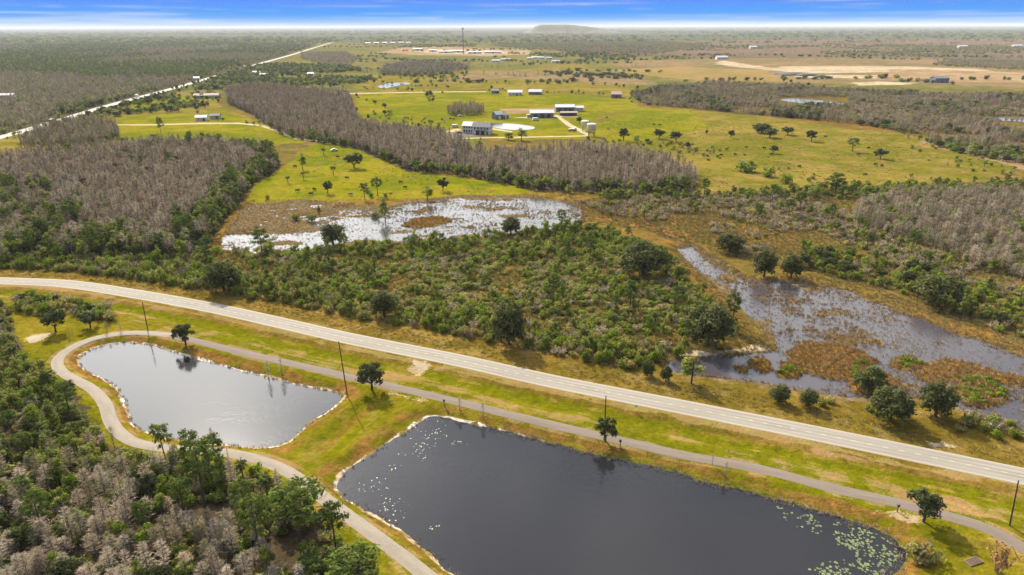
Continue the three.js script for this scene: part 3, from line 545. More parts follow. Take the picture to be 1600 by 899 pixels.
function pineShape(n = 1000) {                         // slash pine, nominal 5 m wide, 11 m high
  const t = new Leaves(), c = new Leaves(), bend = rr(-0.3, 0.3);
  t.limb([0, -0.3, 0], [bend, 6, 0.1], 0.2, 0.13, BARK, 6); t.limb([bend, 6, 0.1], [bend * 1.4, 10.2, 0], 0.13, 0.04, BARK, 6);
  const tufts = 22;
  for (let k = 0; k < tufts; k++) {
    const y = 5.4 + 5.2 * Math.pow(k / tufts, 0.8), w = 2.3 * Math.sqrt(Math.max(0.05, 1 - ((y - 7.4) / 3.7) ** 2)), a = k * 2.4 + rr(-0.5, 0.5), r = w * rr(0.45, 1), p = [bend + Math.cos(a) * r, y + rr(-0.2, 0.4), Math.sin(a) * r];
    t.limb([bend, y - 0.5, 0.05], p, 0.05, 0.02, BARK, 4);
    const base = pick(GREEN.pine);
    for (let m = 0; m < n / tufts; m++) { const d = [rr(-1, 1), rr(-0.45, 1), rr(-1, 1)], l = Math.hypot(...d), q = rr(0.2, 1.05); c.quad(p[0] + d[0] / l * q, p[1] + d[1] / l * q * 0.75, p[2] + d[2] / l * q, rr(0.4, 0.8), rr(0.18, 0.36), d.map((v) => v / l), tone(base, 0.3)); }
  }
  return { trunk: t, crown: c };
}
function palmShape() {                                // cabbage palm, nominal 3.4 m wide, 6 m high
  const t = new Leaves(), c = new Leaves(), h = 4.6, lean = rr(-0.3, 0.3);
  t.limb([0, -0.3, 0], [lean, h, 0], 0.2, 0.16, [0.14, 0.12, 0.09], 7);
  for (let k = 0; k < 34; k++) {
    const a = k * 2.4, up = rr(-0.7, 1.2), len = rr(1.2, 1.9), dead = up < -0.45, col = dead ? [0.16, 0.12, 0.07] : pick(GREEN.palm);
    let x = lean, y = h, z = 0, e = up;
    for (let s = 0; s < 4; s++) { const l = len / 4, nx = x + Math.cos(a) * Math.cos(e) * l, nz = z + Math.sin(a) * Math.cos(e) * l, ny = y + Math.sin(e) * l; if (s) for (let f = -1; f <= 1; f++) c.quad((x + nx) / 2, (y + ny) / 2, (z + nz) / 2, l * 1.5, 0.42, [rr(-0.4, 0.4) + f * 0.4 * Math.sin(a), 0.8, rr(-0.4, 0.4) + f * 0.4], tone(col, 0.25)); x = nx; y = ny; z = nz; e -= 0.35; }
  }
  return { trunk: t, crown: c };
}
function cypressShape(n = 46, moss = 0.06) {          // bare pond cypress, nominal 3.6 m wide, 10 m high
  const t = new Leaves(), c = new Leaves(), H = 9.6, bend = rr(-0.25, 0.25);
  t.limb([0, -0.3, 0], [bend * 0.5, 1.2, 0], 0.3, 0.14, PALEBARK, 6); t.limb([bend * 0.5, 1.2, 0], [bend, H, 0], 0.14, 0.02, PALEBARK, 5);
  const base = pick(GREEN.cyp);
  for (let k = 0; k < n; k++) {
    const f = Math.pow((k + rnd()) / n, 0.9), y = 2.4 + f * 6.6, w = 1.75 * Math.sqrt(Math.max(0.03, 1 - (2 * f - 0.75) ** 2 * 0.62)) * (1 - 0.35 * f) * rr(0.45, 1.15), a = k * 2.4 + rr(-0.4, 0.4), p0 = [bend * y / H, y - 0.25, 0], p1 = [p0[0] + Math.cos(a) * w, y + w * rr(0.15, 0.55), Math.sin(a) * w];
    c.spike(p0, p1, 0.045, tone(PALEBARK, 0.25));
    for (let m = 0; m < 14; m++) {
      const q = rr(0.25, 1), o = [lerp(p0[0], p1[0], q), lerp(p0[1], p1[1], q), lerp(p0[2], p1[2], q)], l = rr(0.3, 0.85), b = a + rr(-1.9, 1.9);
      c.spike(o, [o[0] + Math.cos(b) * l, o[1] + l * rr(-0.3, 0.7), o[2] + Math.sin(b) * l], 0.042, tone(base, 0.35));
    }
    if (rnd() < moss * 6) c.quad((p0[0] + p1[0]) / 2, y - 0.2, (p0[2] + p1[2]) / 2, 0.5, 0.22, [Math.cos(a), 0.2, Math.sin(a)], tone([0.2, 0.19, 0.14], 0.2));
  }
  return { trunk: t, crown: c };
}
function brushShape(cols, n = 150) {                  // leafless brush, nominal 3 m wide, 2.6 m high
  const t = new Leaves(), c = new Leaves();
  for (let k = 0; k < 14; k++) {
    const a = k * 2.4, r = rr(0.5, 1.4), h = rr(1.4, 2.5), top = [Math.cos(a) * r, h, Math.sin(a) * r]; t.limb([Math.cos(a) * 0.1, -0.2, Math.sin(a) * 0.1], top, 0.035, 0.012, PALEBARK, 4);
    const base = pick(cols);
    for (let m = 0; m < n / 10; m++) { const q = rr(0.3, 1), o = top.map((v, i) => (i === 1 ? v * q : v * q)), b = rnd() * 6.28, l = rr(0.3, 0.8); c.spike(o, [o[0] + Math.cos(b) * l, o[1] + l * rr(-0.1, 0.9), o[2] + Math.sin(b) * l], 0.055, tone(base, 0.3)); }
    for (let m = 0; m < 5; m++) { const q = rr(0.4, 1); c.quad(top[0] * q + rr(-0.3, 0.3), top[1] * q, top[2] * q + rr(-0.3, 0.3), 0.3, 0.2, [Math.cos(a), 0.6, Math.sin(a)], tone(base, 0.3)); }
  }
  return { trunk: t, crown: c };
}
function tuftShape(cols, n = 26, h = 1) {             // a tussock of grass or sedge, nominal 1.4 m wide, 1 m high
  const c = new Leaves();
  for (let k = 0; k < n; k++) { const a = rnd() * 6.28, r = rr(0, 0.5), o = rr(0.2, 0.7); c.spike([Math.cos(a) * r, -0.1, Math.sin(a) * r], [Math.cos(a) * (r + o * 0.5), h * rr(0.5, 1.05), Math.sin(a) * (r + o * 0.5)], 0.06, tone(pick(cols), 0.3)); }
  return { trunk: null, crown: c };
}
function massShape(cols, n, w, h, size) {             // many far crowns seen as one clump
  const c = new Leaves(), lobes = [];
  for (let k = 0; k < 14; k++) lobes.push([rr(-w, w), h * rr(0.3, 0.65), rr(-w, w), w * rr(0.25, 0.42), h * rr(0.28, 0.42)]);
  lobeLeaves(c, lobes, n, size, cols, 0.3);
  return { trunk: null, crown: c };
}

const leafMat = (name, k = 1, tr = 0.42) => new THREE.MeshPhysicalMaterial({ name, vertexColors: true, color: new THREE.Color(k, k, k), roughness: 0.9, specularIntensity: 0.12, transmission: tr, thickness: 0, side: THREE.DoubleSide });
const woodMat = new THREE.MeshLambertMaterial({ name: 'bark', vertexColors: true });
const twigMat = new THREE.MeshLambertMaterial({ name: 'twig', vertexColors: true, side: THREE.DoubleSide });
const twigs = { a: twigMat, b: twigMat.clone(), c: twigMat.clone() }; twigs.b.color.setRGB(1.25, 1.22, 1.2); twigs.c.color.setRGB(0.72, 0.74, 0.68);
const foliage = leafMat('foliage', 1);
const tints = { a: foliage, b: leafMat('foliage_light', 1), c: leafMat('foliage_dark', 1) };
tints.b.color.setRGB(1.12, 1.08, 1); tints.c.color.setRGB(0.8, 0.82, 0.85);

// kind of plant: name, category, how it reads, its shapes, its own nominal size, the most that stand as single things
const V = {};
function kind(key, name, category, look, shapes, width, high, mat = 'leaf', cap = 300) { V[key] = { key, name, category, look, width, high, mat, cap, shapes: shapes.map((s) => ({ trunk: s.trunk && s.trunk.geo(), crown: s.crown.geo() })) }; }
const many = (n, f) => Array.from({ length: n }, f);
kind('oak', 'live_oak', 'tree', 'round dark green live oak', many(6, () => oakShape()), 6, 5.6);
kind('bushy', 'bushy_oak', 'tree', 'bushy oak leafy to the ground', many(3, () => bushyOakShape()), 6, 5);
kind('pine', 'slash_pine', 'tree', 'slash pine with tufted crown', many(3, () => pineShape()), 5, 11);
kind('palm', 'cabbage_palm', 'palm', 'cabbage palm with rounded head', many(2, () => palmShape()), 3.4, 6);
kind('bay', 'evergreen_tree', 'tree', 'leafy evergreen tree', [bayShape(GREEN.shrub), bayShape(GREEN.bright), bayShape(GREEN.shrub)], 3.4, 7);
kind('shrub', 'green_shrub', 'shrub', 'leafy green shrub', [...many(3, () => shrubShape(GREEN.shrub)), shrubShape(GREEN.bright, 420, 0.36, 1.15)], 3, 2.4);
kind('olive', 'olive_shrub', 'shrub', 'dull olive brown shrub', many(3, () => shrubShape(GREEN.olive, 380, 0.34, 0.85)), 3, 2.2);
kind('brush', 'bare_bush', 'shrub', 'leafless grey bush', many(3, () => brushShape(GREEN.grey)), 3, 2.6, 'twig');
kind('cypress', 'bare_cypress', 'tree', 'bare grey cypress', many(7, () => cypressShape()), 3.6, 10, 'twig');
kind('palmetto', 'palmetto_clump', 'shrub', 'low bright palmetto clump', many(2, () => shrubShape(GREEN.bright, 260, 0.42, 0.55)), 3, 1.4);
const low = {   // lighter shapes for the far woods
  oak: many(2, () => shrubShape(GREEN.oak, 170, 0.6, 1.6)), green: many(3, () => shrubShape(GREEN.shrub, 170, 0.6, 1.6)), pine: many(2, () => pineShape(220)), cypress: many(3, () => cypressShape(22, 0.03)),
};
const sedgeShapes = [tuftShape(GREEN.sedge), tuftShape(GREEN.sedge, 22, 1.2)], grassShapes = [tuftShape([[0.42, 0.3, 0.1], [0.34, 0.28, 0.07]], 22, 0.6)], reedShapes = [tuftShape([[0.5, 0.44, 0.36], [0.44, 0.36, 0.26], [0.36, 0.28, 0.16]], 14, 0.9)], greenTuft = [tuftShape(GREEN.bright, 40, 1.1)];

function grown(key, x, z, wide, tall, turn, label, group, shape = -1, tint = 'a', lean = 0) {   // one plant as a thing with its trunk and crown
  const k = V[key], s = k.shapes[shape < 0 ? Math.floor(rnd() * k.shapes.length) : shape % k.shapes.length];
  const o = new THREE.Group(); place(o, k.name, label, k.category, group);
  o.position.set(x, height(x, z), z); o.rotation.set(0, turn, lean); o.scale.set(wide / k.width, tall / k.high, wide / k.width);
  if (s.trunk) part(k.category === 'shrub' ? 'stems' : 'trunk', s.trunk, woodMat, o);
  part(k.category === 'shrub' ? 'foliage' : 'crown', s.crown, k.mat === 'twig' ? twigs[tint] : tints[tint], o);
  return o;
}

// ---------------------------------------------------------------- lone trees and shrubs, surveyed one by one
// [kind, base u, base v, width px, height px, label, tint]
const lone = [
  ['oak', 87, 519, 38, 42, 'round oak casting its shadow on the lawn beside a bare sandy patch'],
  ['oak', 141, 512.5, 34, 29, 'broad low oak in front of the shrub row inside the bend of the path'],
  ['oak', 290, 538, 37, 38, 'oak on the bank of the smaller pond mirrored in its water'],
  ['oak', 581, 609, 51, 50, 'round oak at the head of the grass swale between the ponds'],
  ['oak', 946, 690, 40, 42, 'open propped oak on the bank of the large pond by a pole'],
  ['oak', 1443, 816, 66, 57, 'wide oak throwing a long shadow beside the trail bend'],
  ['olive', 1438, 872, 52, 48, 'dark olive shrub at the corner of the large pond', 'c'],
  ['bushy', 1105, 541, 82, 78, 'largest oak at the corner of the scrub beside the marsh channel'],
  ['bushy', 795, 538, 60, 72, 'big grey green oak in the scrub near the road verge'],
  ['bushy', 350, 455, 56, 52, 'big oak at the scrub edge shading the road verge'],
  ['bushy', 1005, 430, 72, 58, 'big oak standing high in the far half of the scrub'],
  ['bushy', 600, 494, 44, 46, 'dark oak in the scrub near the road'],
  ['bushy', 521, 383, 42, 40, 'dark oak on the near shore of the bright marsh'],
  ['bushy', 798, 366, 34, 32, 'round oak at the edge of the bright marsh water'],
  ['bushy', 1140, 394, 48, 33, 'dome shaped oak in orange grass at the head of the marsh channel', 'c'],
  ['bushy', 1194, 433, 40, 48, 'tall oak on the far bank of the marsh channel'],
  ['bushy', 1236, 434, 34, 40, 'second oak on the far bank of the marsh channel'],
  ['bushy', 1390, 657, 68, 58, 'large round oak between the road and the sedge marsh'],
  ['bushy', 1462, 650, 60, 60, 'tall grey oak between the road and open marsh water'],
  ['bushy', 1357, 613, 50, 44, 'grey oak on the palmetto island in the marsh'],
  ['bushy', 1218, 629, 34, 30, 'small oak at the marsh edge by the road verge'],
  ['bushy', 1262, 636, 32, 31, 'small green oak at the marsh edge by the road verge', 'b'],
  ['bushy', 1465, 477, 74, 54, 'broad olive oak on the far marsh bank', 'b'],
  ['bay', 1080, 600, 38, 50, 'bright green tree beside the small lagoon by the road', 'b'],
  ['bushy', 1012, 588, 24, 28, 'small oak at the tip of the lagoon by the road verge'],
  ['bushy', 1040, 596, 20, 26, 'little dark oak between lagoon and road verge', 'c'],
  ['pine', 320, 800, 62, 116, 'tall dark pine rising beside the loop path'],
  ['pine', 470, 856, 84, 100, 'wide crowned pine at the wood edge by the loop path', 'b'],
  ['pine', 407, 868, 46, 92, 'slender pine among cypress at the wood edge', 'b'],
  ['pine', 563, 925, 80, 64, 'green pine crown at the bend of the loop path', 'b'],
  ['palm', 382, 762, 20, 50, 'thin palm standing at the wood edge by the loop path'],
  ['palm', 420, 790, 26, 56, 'shaggy palm in the wood edge by the loop path'],
  ['pine', 410, 404, 24, 52, 'lone pine on the near shore of the marsh beside the orange track'],
  ['bay', 602, 344, 20, 42, 'slim green tree in the marsh fringe below the pasture'],
  ['shrub', 586, 338, 16, 14, 'small green shrub in the marsh fringe below the pasture'],
  ['shrub', 462, 344, 16, 18, 'green shrub standing in pale marsh grass'],
  ['shrub', 487, 345, 17, 18, 'dark shrub standing in pale marsh grass', 'c'],
  ['bay', 500, 338, 9, 20, 'narrow cedar standing in pale marsh grass', 'c'],
  ['oak', 553, 263, 32, 28, 'spreading oak with bare ground round it in the lime pasture'],
  ['oak', 512, 303, 17, 24, 'small round oak in the lime pasture near the marsh'],
  ['pine', 570, 312, 14, 28, 'small pine at the foot of the lime pasture'],
  ['pine', 590, 306, 16, 30, 'pointed pine at the foot of the lime pasture', 'c'],
  ['oak', 692, 299, 20, 24, 'dark oak at the lower edge of the lime pasture', 'c'],
  ['bay', 668, 313, 20, 26, 'bright green tree at the lower edge of the lime pasture', 'b'],
  ['palm', 521, 274, 10, 17, 'palm in the lime pasture below the spreading oak'],
  ['palm', 474, 280, 9, 13, 'short palm in the lime pasture'],
  ['palm', 450, 287, 9, 13, 'short palm in the lime pasture beside the cypress wood'],
  ['palm', 506, 243, 9, 13, 'short palm near the top of the lime pasture'],
  ['bay', 473, 266, 14, 30, 'tall leafy tree at the top corner of the lime pasture'],
  ['oak', 1142, 216, 13, 15, 'small oak in the tan pasture'],
  ['bushy', 1190, 208, 30, 18, 'wide oak heading a pair in the tan pasture', 'c'],
  ['oak', 1203, 215, 26, 17, 'oak in front of a wider oak in the tan pasture'],
  ['oak', 1231, 211, 22, 15, 'low oak by the orange edge of the tan pasture'],
  ['oak', 1208, 240, 16, 15, 'small oak alone in the middle of the tan pasture'],
  ['oak', 1268, 221, 19, 21, 'domed oak with a bold shadow in the tan pasture', 'c'],
  ['pine', 1332, 237, 18, 22, 'pine alone in the tan pasture'],
  ['oak', 1376, 248, 23, 18, 'oak at the open end of the tan pasture'],
  ['oak', 1104, 210, 7, 8, 'sapling in the tan pasture'],
  ['oak', 974, 220, 20, 24, 'dark oak by the fence line below the water tank', 'c'],
  ['oak', 1030, 217, 20, 18, 'oak in the cluster at the lower farm fence'],
  ['oak', 1056, 222, 24, 20, 'larger oak in the cluster at the lower farm fence', 'c'],
  ['oak', 905, 193, 10, 12, 'small oak beside the white driveway'],
  ['shrub', 1166, 268, 40, 24, 'shrubby thicket in the low end of the tan pasture'],
  ['shrub', 1200, 276, 28, 20, 'bright thicket in the low end of the tan pasture', 'b'],
  ['shrub', 1229, 286, 26, 18, 'thicket at the pasture edge above the brush'],
  ['pine', 1305, 303, 26, 34, 'dense pine at the lower edge of the tan pasture', 'c'],
  ['bay', 795, 219, 18, 16, 'leafy tree on the farm lane'],
  ['bay', 815, 220, 20, 22, 'taller leafy tree on the farm lane'],
  ['bay', 750, 240, 13, 28, 'slim tree below the white farmhouse'],
  ['oak', 778, 240, 15, 14, 'bushy oak below the farm lane'],
  ['oak', 822, 246, 12, 15, 'grey oak at the cypress edge below the farm lane'],
  ['pine', 252, 214, 10, 32, 'lone tall pine in the far pasture'],
  ['brush', 1558, 893, 46, 46, 'leafless russet shrub by the trail end'],
];
const small = new Map();
for (const [key, u, v, wpx, hpx, label, tint] of lone) {
  const [x, z] = G(u, v), d = Math.hypot(x, z, EYE), m = px(x, z)[2] / F0, down = Math.cos(Math.atan2(EYE, Math.hypot(x, z)));
  const made = grown(key, x, z, wpx * m * 1.08, Math.max(hpx * m / (down + 0.12) * 1.05, 0.4), rnd() * 6.28, label, undefined, -1, tint || 'a');
  if (label.includes('russet')) { const r = twigMat.clone(); r.color.setRGB(0.85, 0.55, 0.38); made.children[1].material = r; }
}

// ---------------------------------------------------------------- woods and thickets
const spots = [];                                      // { key, x, z, wide, tall, zone }
const pond1b = pond1, blocked = (x, z, r) => nearNet(x, z) && (Math.abs(net(NR, x, z)) < 5.5 + r || net(NTr, x, z) < 2.2 + r || net(NLo, x, z) < 2 + r || net(NP1, x, z) < 2.2 || net(NP2, x, z) < 2.2);
const keepClear = lone.map(([k, u, v, w]) => { const [x, z] = G(u, v); return [x, z, w * px(x, z)[2] / F0 * 0.42]; });
function scatter(poly, step, choose, zone, o = {}) {
  const pts = o.ground ? poly : GP(poly), b = pts.reduce((q, [x, z]) => [Math.min(q[0], x), Math.max(q[1], x), Math.min(q[2], z), Math.max(q[3], z)], [1e9, -1e9, 1e9, -1e9]);
  for (let z = b[2]; z < b[3]; z += step) for (let x = b[0]; x < b[1]; x += step) {
    const X = x + rr(-0.6, 0.6) * step, Z = z + rr(-0.6, 0.6) * step;
    if (!inside(pts, X, Z)) continue;
    const c = choose(X, Z, segDist);
    if (!c) continue;
    const [key, wide, tall] = c;
    if (blocked(X, Z, wide * 0.35) || keepClear.some(([a, e, r]) => (a - X) ** 2 + (e - Z) ** 2 < r * r)) continue;
    if (nearNet(X, Z) && net(NM, X, Z) < 0 && !o.wet) continue;
    const q = px(X, Z);
    if (!q || q[0] < -260 || q[0] > 1860 || q[1] > 1060) continue;
    spots.push({ key, x: X, z: Z, wide, tall, zone });
  }
}
const mix = (list) => { let r = rnd() * list.reduce((s, l) => s + l[0], 0); for (const l of list) { r -= l[0]; if (r <= 0) return l; } return list[0]; };
const sized = (key, w, h) => { const k = rr(0.62, 1.3); return [key, w * lerp(k, rr(0.75, 1.3), 0.5), h * k]; };
const edgeOf = (pts, x, z) => segDist(pts, x, z, true);

// scrub block between road and bright marsh
const scrubPoly = [[-200, 402], [0, 404], [300, 404], [336, 392], [470, 394], [600, 383], [760, 372], [900, 354], [955, 366], [1035, 388], [1075, 432], [1135, 500], [1185, 536], [1120, 548], [1040, 560], [985, 577], [915, 566], [830, 549], [700, 521], [560, 498], [440, 476], [330, 456], [240, 443], [100, 424], [0, 419], [-200, 418]];
const scrubG = GP(scrubPoly);
scatter(scrubPoly, 2.25, (x, z) => {
  const n = fbm(x * 0.06, z * 0.06), e = net(NR, x, z), rim = e > -26;
  if (fbm(x * 0.09 + 40, z * 0.09) > 0.6 && !rim) return null;
  if (rim) { const m = mix([[6, 'shrub'], [2.5, 'olive'], [1.2, 'bay'], [1, 'brush'], [0.8, 'palmetto']])[1]; return m === 'bay' ? sized('bay', 2.6, 5) : sized(m, 3.1, 2.9); }
  if (px(x, z)[1] < 405) { const m = mix([[5, 'shrub'], [2, 'bay'], [1.2, 'olive'], [0.6, 'brush'], [0.25, 'pine']])[1]; return m === 'bay' ? sized('bay', 3, 4.6) : m === 'pine' ? sized('pine', 4, 8) : sized(m, 3.2, 2.6); }
  const m = n > 0.5 ? mix([[3.4, 'olive'], [4, 'shrub'], [1.0, 'brush'], [0.8, 'palmetto'], [0.8, 'bay'], [0.1, 'palm']])[1] : mix([[5, 'shrub'], [1.8, 'olive'], [1.3, 'brush'], [2, 'bay'], [0.8, 'palmetto'], [0.12, 'palm'], [0.2, 'pine']])[1];
  return m === 'bay' ? sized('bay', 2.2, 4.6) : m === 'pine' ? sized('pine', 4, 8) : m === 'palm' ? sized('palm', 3, 4) : sized(m, 3.3, 2.1);
}, 'in the scrub between road and bright marsh');
// bare cypress wood with its green rim
const domePoly = [[-120, 256], [0, 252], [130, 238], [230, 228], [330, 225], [400, 231], [430, 243], [436, 262], [398, 286], [376, 314], [342, 354], [322, 388], [298, 402], [200, 404], [60, 410], [-120, 413]];
const domeG = GP(domePoly);
scatter(domePoly, 2.7, (x, z) => {
  const e = edgeOf(domeG, x, z), q = px(x, z), n = fbm(x * 0.03, z * 0.03);
  const green = e < 13 && (q[0] > 280 || q[1] > 372) ? 0.72 : q[0] < 130 && q[1] > 290 && n > 0.42 ? 0.5 : q[1] > 360 ? 0.45 : 0.04;
  if (rnd() < green) { const m = mix([[4, 'bay'], [2, 'shrub'], [1, 'oak'], [0.7, 'pine']])[1]; return m === 'pine' ? sized('pine', 4.5, 9) : m === 'oak' ? sized('oak', 6, 6) : m === 'shrub' ? sized('shrub', 3.4, 3) : sized('bay', 4, 6.5); }
  return sized('cypress', 4.2, 7.4);
}, 'in the wide cypress wood past the road');
// cypress strand past the lime pasture
const strandPoly = [[352, 143], [400, 135], [470, 142], [545, 150], [560, 192], [600, 201], [690, 212], [745, 237], [762, 246], [900, 236], [960, 239], [1040, 254], [1085, 273], [1088, 300], [1000, 304], [900, 301], [830, 297], [760, 282], [700, 272], [640, 269], [560, 233], [490, 222], [440, 212], [395, 181], [355, 162]];
const strandG = GP(strandPoly);
scatter(strandPoly, 3.1, (x, z) => {
  const e = edgeOf(strandG, x, z), q = px(x, z), low_ = inside(GP([[440, 214], [500, 214], [640, 258], [760, 272], [900, 290], [1090, 292], [1090, 310], [430, 310]]), x, z);
  if ((low_ && e < 11 && rnd() < 0.7) || rnd() < 0.04) { const m = mix([[4, 'bay'], [1.5, 'oak'], [1, 'shrub']])[1]; return m === 'oak' ? sized('oak', 6, 5.5) : m === 'shrub' ? sized('shrub', 3.6, 3) : sized('bay', 4, 6); }
  return sized('cypress', 4.4, 7.6);
}, 'in the long cypress strand between the pastures');
// clump by the highway, and round clump behind the farm
scatter([[30, 224], [70, 203], [130, 190], [180, 196], [189, 216], [150, 226], [90, 233], [40, 233]], 3.2, (x, z) => (rnd() < 0.25 ? sized('bay', 4, 5) : sized('cypress', 3.8, 8)), 'in the cypress clump near the highway');
scatter([[696, 178], [712, 170], [745, 169], [758, 176], [750, 181], [705, 182]], 3.2, (x, z) => (rnd() < 0.15 ? sized('bay', 4, 5) : sized('cypress', 3.6, 8)), 'in the small cypress clump behind the farmhouse');
// brush and bare wood on the far side of the marsh channel
const brushPoly = [[905, 316], [960, 304], [1090, 306], [1200, 300], [1330, 293], [1500, 288], [1720, 284], [1800, 560], [1600, 530], [1500, 500], [1400, 455], [1330, 440], [1240, 418], [1180, 410], [1110, 385], [1040, 365], [960, 345]];
const bareRight = GP([[1330, 345], [1345, 320], [1400, 307], [1500, 303], [1720, 306], [1760, 470], [1600, 440], [1530, 425], [1460, 392], [1390, 372]]);
scatter(brushPoly, 2.7, (x, z) => {
  if (inside(bareRight, x, z)) return rnd() < 0.14 ? sized('bay', 3, 5) : rnd() < 0.12 ? sized('shrub', 3, 2.6) : sized('cypress', 3.8, 5.6);
  const q = px(x, z), n = fbm(x * 0.045 + 9, z * 0.045);
  if (q[1] > 390 + (q[0] - 1280) * 0.24 && q[0] > 1250) { if (rnd() < 0.25) return null; const m = mix([[5, 'shrub'], [2.4, 'bay'], [1, 'oak'], [1, 'olive'], [1, 'brush']])[1]; return m === 'bay' ? sized('bay', 3.2, 5) : m === 'oak' ? sized('oak', 5, 4.6) : sized(m, 3.2, 2.7); }
  if (q[1] < 312 && rnd() < 0.55) return rnd() < 0.5 ? sized('bay', 3.6, 5) : sized('shrub', 3.4, 2.8);
  if (n < 0.42) return null;
  const m = mix([[7, 'brush'], [1.0, 'shrub'], [1.6, 'olive'], [0.45, 'bay'], [0.15, 'pine'], [0.1, 'palm']])[1];
  return m === 'pine' ? sized('pine', 4, 8) : m === 'bay' ? sized('bay', 3, 4.8) : m === 'palm' ? sized('palm', 3, 4.5) : sized(m, 3, 2.2);
}, 'in the brush beyond the marsh channel');
// shoreline shrubs between road and marsh
scatter([[1180, 612], [1290, 622], [1330, 634], [1430, 640], [1500, 650], [1700, 700], [1720, 735], [1600, 690], [1500, 672], [1430, 662], [1300, 640]], 3.4, (x, z) => (rnd() < 0.45 ? null : sized(mix([[3, 'shrub'], [2, 'olive'], [1, 'brush']])[1], 2.6, 2.2)), 'on the strip between road and sedge marsh', { wet: true });
scatter([[1480, 655], [1520, 648], [1700, 690], [1720, 730], [1600, 694], [1500, 676]], 2.4, (x, z) => sized(mix([[3, 'shrub'], [2, 'olive'], [1, 'brush']])[1], 3, 2.6), 'on the strip between road and open marsh water', { wet: true });
for (const [poly, key] of [[[[1322, 575], [1345, 566], [1375, 580], [1395, 600], [1350, 606]], 'palmetto'], [[[1395, 572], [1398, 558], [1428, 557], [1442, 570], [1420, 576]], 'palmetto'], [[[1496, 610], [1506, 592], [1545, 590], [1572, 616], [1545, 634], [1510, 626]], 'palmetto'], [[[1216, 580], [1222, 567], [1240, 570], [1250, 580], [1230, 588]], 'palmetto']]) scatter(poly, 1.9, () => sized(key, 2.2, 1.3), 'on a sedge island in the marsh', { wet: true });
// near wood by the loop path
const nearPoly = [[-160, 470], [0, 474], [12, 484], [18, 528], [40, 566], [100, 606], [132, 640], [146, 678], [178, 706], [260, 720], [340, 727], [398, 742], [442, 770], [482, 800], [520, 836], [566, 884], [640, 970], [300, 1040], [-160, 1000]];
const nearG = GP(nearPoly);
scatter(nearPoly, 2.0, (x, z) => {
  const q = px(x, z), e = edgeOf(nearG, x, z), n = fbm(x * 0.07 + 3, z * 0.07 + 8);
  const bare = sstep(735, 850, q[1] + (n - 0.5) * 240 - Math.max(0, q[0] - 260) * 0.5);
  if (e > 5 && rnd() < bare * 0.5) return sized('cypress', 3.0, 5.6);
  const m = mix([[4, 'shrub'], [3, 'bay'], [1.1, 'brush'], [0.7, 'olive'], [0.3, 'palm'], [0.5, 'bushy'], [0.25, 'pine'], [q[1] > 700 ? 0.6 : 0.1, 'cypress']])[1];
  return m === 'bay' ? sized('bay', 2.8, e < 4 ? 3.6 : 4.8) : m === 'bushy' ? sized('bushy', 4.6, 4.4) : m === 'pine' ? sized('pine', 3.6, 7) : m === 'palm' ? sized('palm', 2.8, 4) : m === 'cypress' ? sized('cypress', 2.4, 6.5) : sized(m, 2.9, 2.4);
}, 'in the wood beside the loop path');
// shrub row inside the bend
scatter([[12, 476], [30, 465], [70, 468], [100, 470], [150, 478], [180, 488], [186, 500], [165, 506], [130, 498], [90, 492], [50, 492], [20, 486]], 2.4, () => sized(mix([[4, 'shrub'], [1, 'olive'], [1, 'brush'], [1.4, 'oak']])[1], 3.6, 3.2), 'in the shrub row between road and loop path');
// wooded belt beyond the tan pasture
const beltPoly = [[985, 150], [1040, 136], [1110, 130], [1200, 133], [1300, 140], [1450, 148], [1600, 146], [1900, 160], [1900, 330], [1700, 286], [1600, 258], [1500, 240], [1440, 222], [1400, 206], [1330, 194], [1270, 188], [1160, 178], [1080, 170], [1010, 164]];
scatter(beltPoly, 4.2, (x, z) => {
  const n = fbm(x * 0.012, z * 0.012), n2 = fbm(x * 0.02 + 60, z * 0.02), q = px(x, z), near_ = q[1] > 168 + (q[0] - 1000) * 0.115;
  if (n > 0.66 || (q[1] > 152 && q[1] < 166 && q[0] > 1215 && q[0] < 1325) || (q[1] > 182 && q[1] < 189 && q[0] > 1520)) return null;
  if (q[0] > 1380 && q[1] > 190 && n2 < 0.42) return null;
  if (near_ && rnd() < 0.55) return sized(mix([[3, 'bay'], [1.4, 'bushy'], [3, 'shrub']])[1], 4.6, 4.2);
  if (n2 > 0.6 && rnd() < 0.6) return sized(mix([[2, 'bushy'], [1, 'bay']])[1], 6.5, 5);
  if (rnd() < 0.1) return sized('bay', 4.4, 4.4);
  return n2 < 0.46 ? sized('brush', 4.6, 3) : sized('cypress', 4.4, 6);
}, 'in the wooded belt past the tan pasture');
// bushes dotted over the pastures
const dots = (x, z) => { const n = fbm(x * 0.03 + 80, z * 0.03); return n < 0.5 || rnd() < 0.45 ? null : sized(mix([[3, 'shrub'], [2, 'olive'], [1.6, 'bay'], [1.4, 'brush'], [0.5, 'palm']])[1], 2.8, 2.4); };
scatter([[1060, 300], [1090, 268], [1050, 236], [1130, 228], [1180, 250], [1260, 268], [1330, 292], [1200, 300]], 6, dots, 'in the low end of the tan pasture');
scatter([[760, 222], [920, 218], [1080, 222], [1100, 236], [1040, 246], [960, 234], [900, 230], [770, 240]], 6, dots, 'on the rough ground below the farm lane');
scatter([[1400, 210], [1460, 222], [1560, 244], [1600, 268], [1500, 288], [1400, 290], [1440, 250]], 7, dots, 'at the open end of the tan pasture');
scatter([[560, 192], [620, 172], [690, 176], [700, 206], [600, 198]], 8, dots, 'on the farm meadow');
scatter([[400, 312], [560, 300], [700, 300], [840, 300], [780, 307], [640, 312], [520, 314]], 7, dots, 'along the foot of the lime pasture');
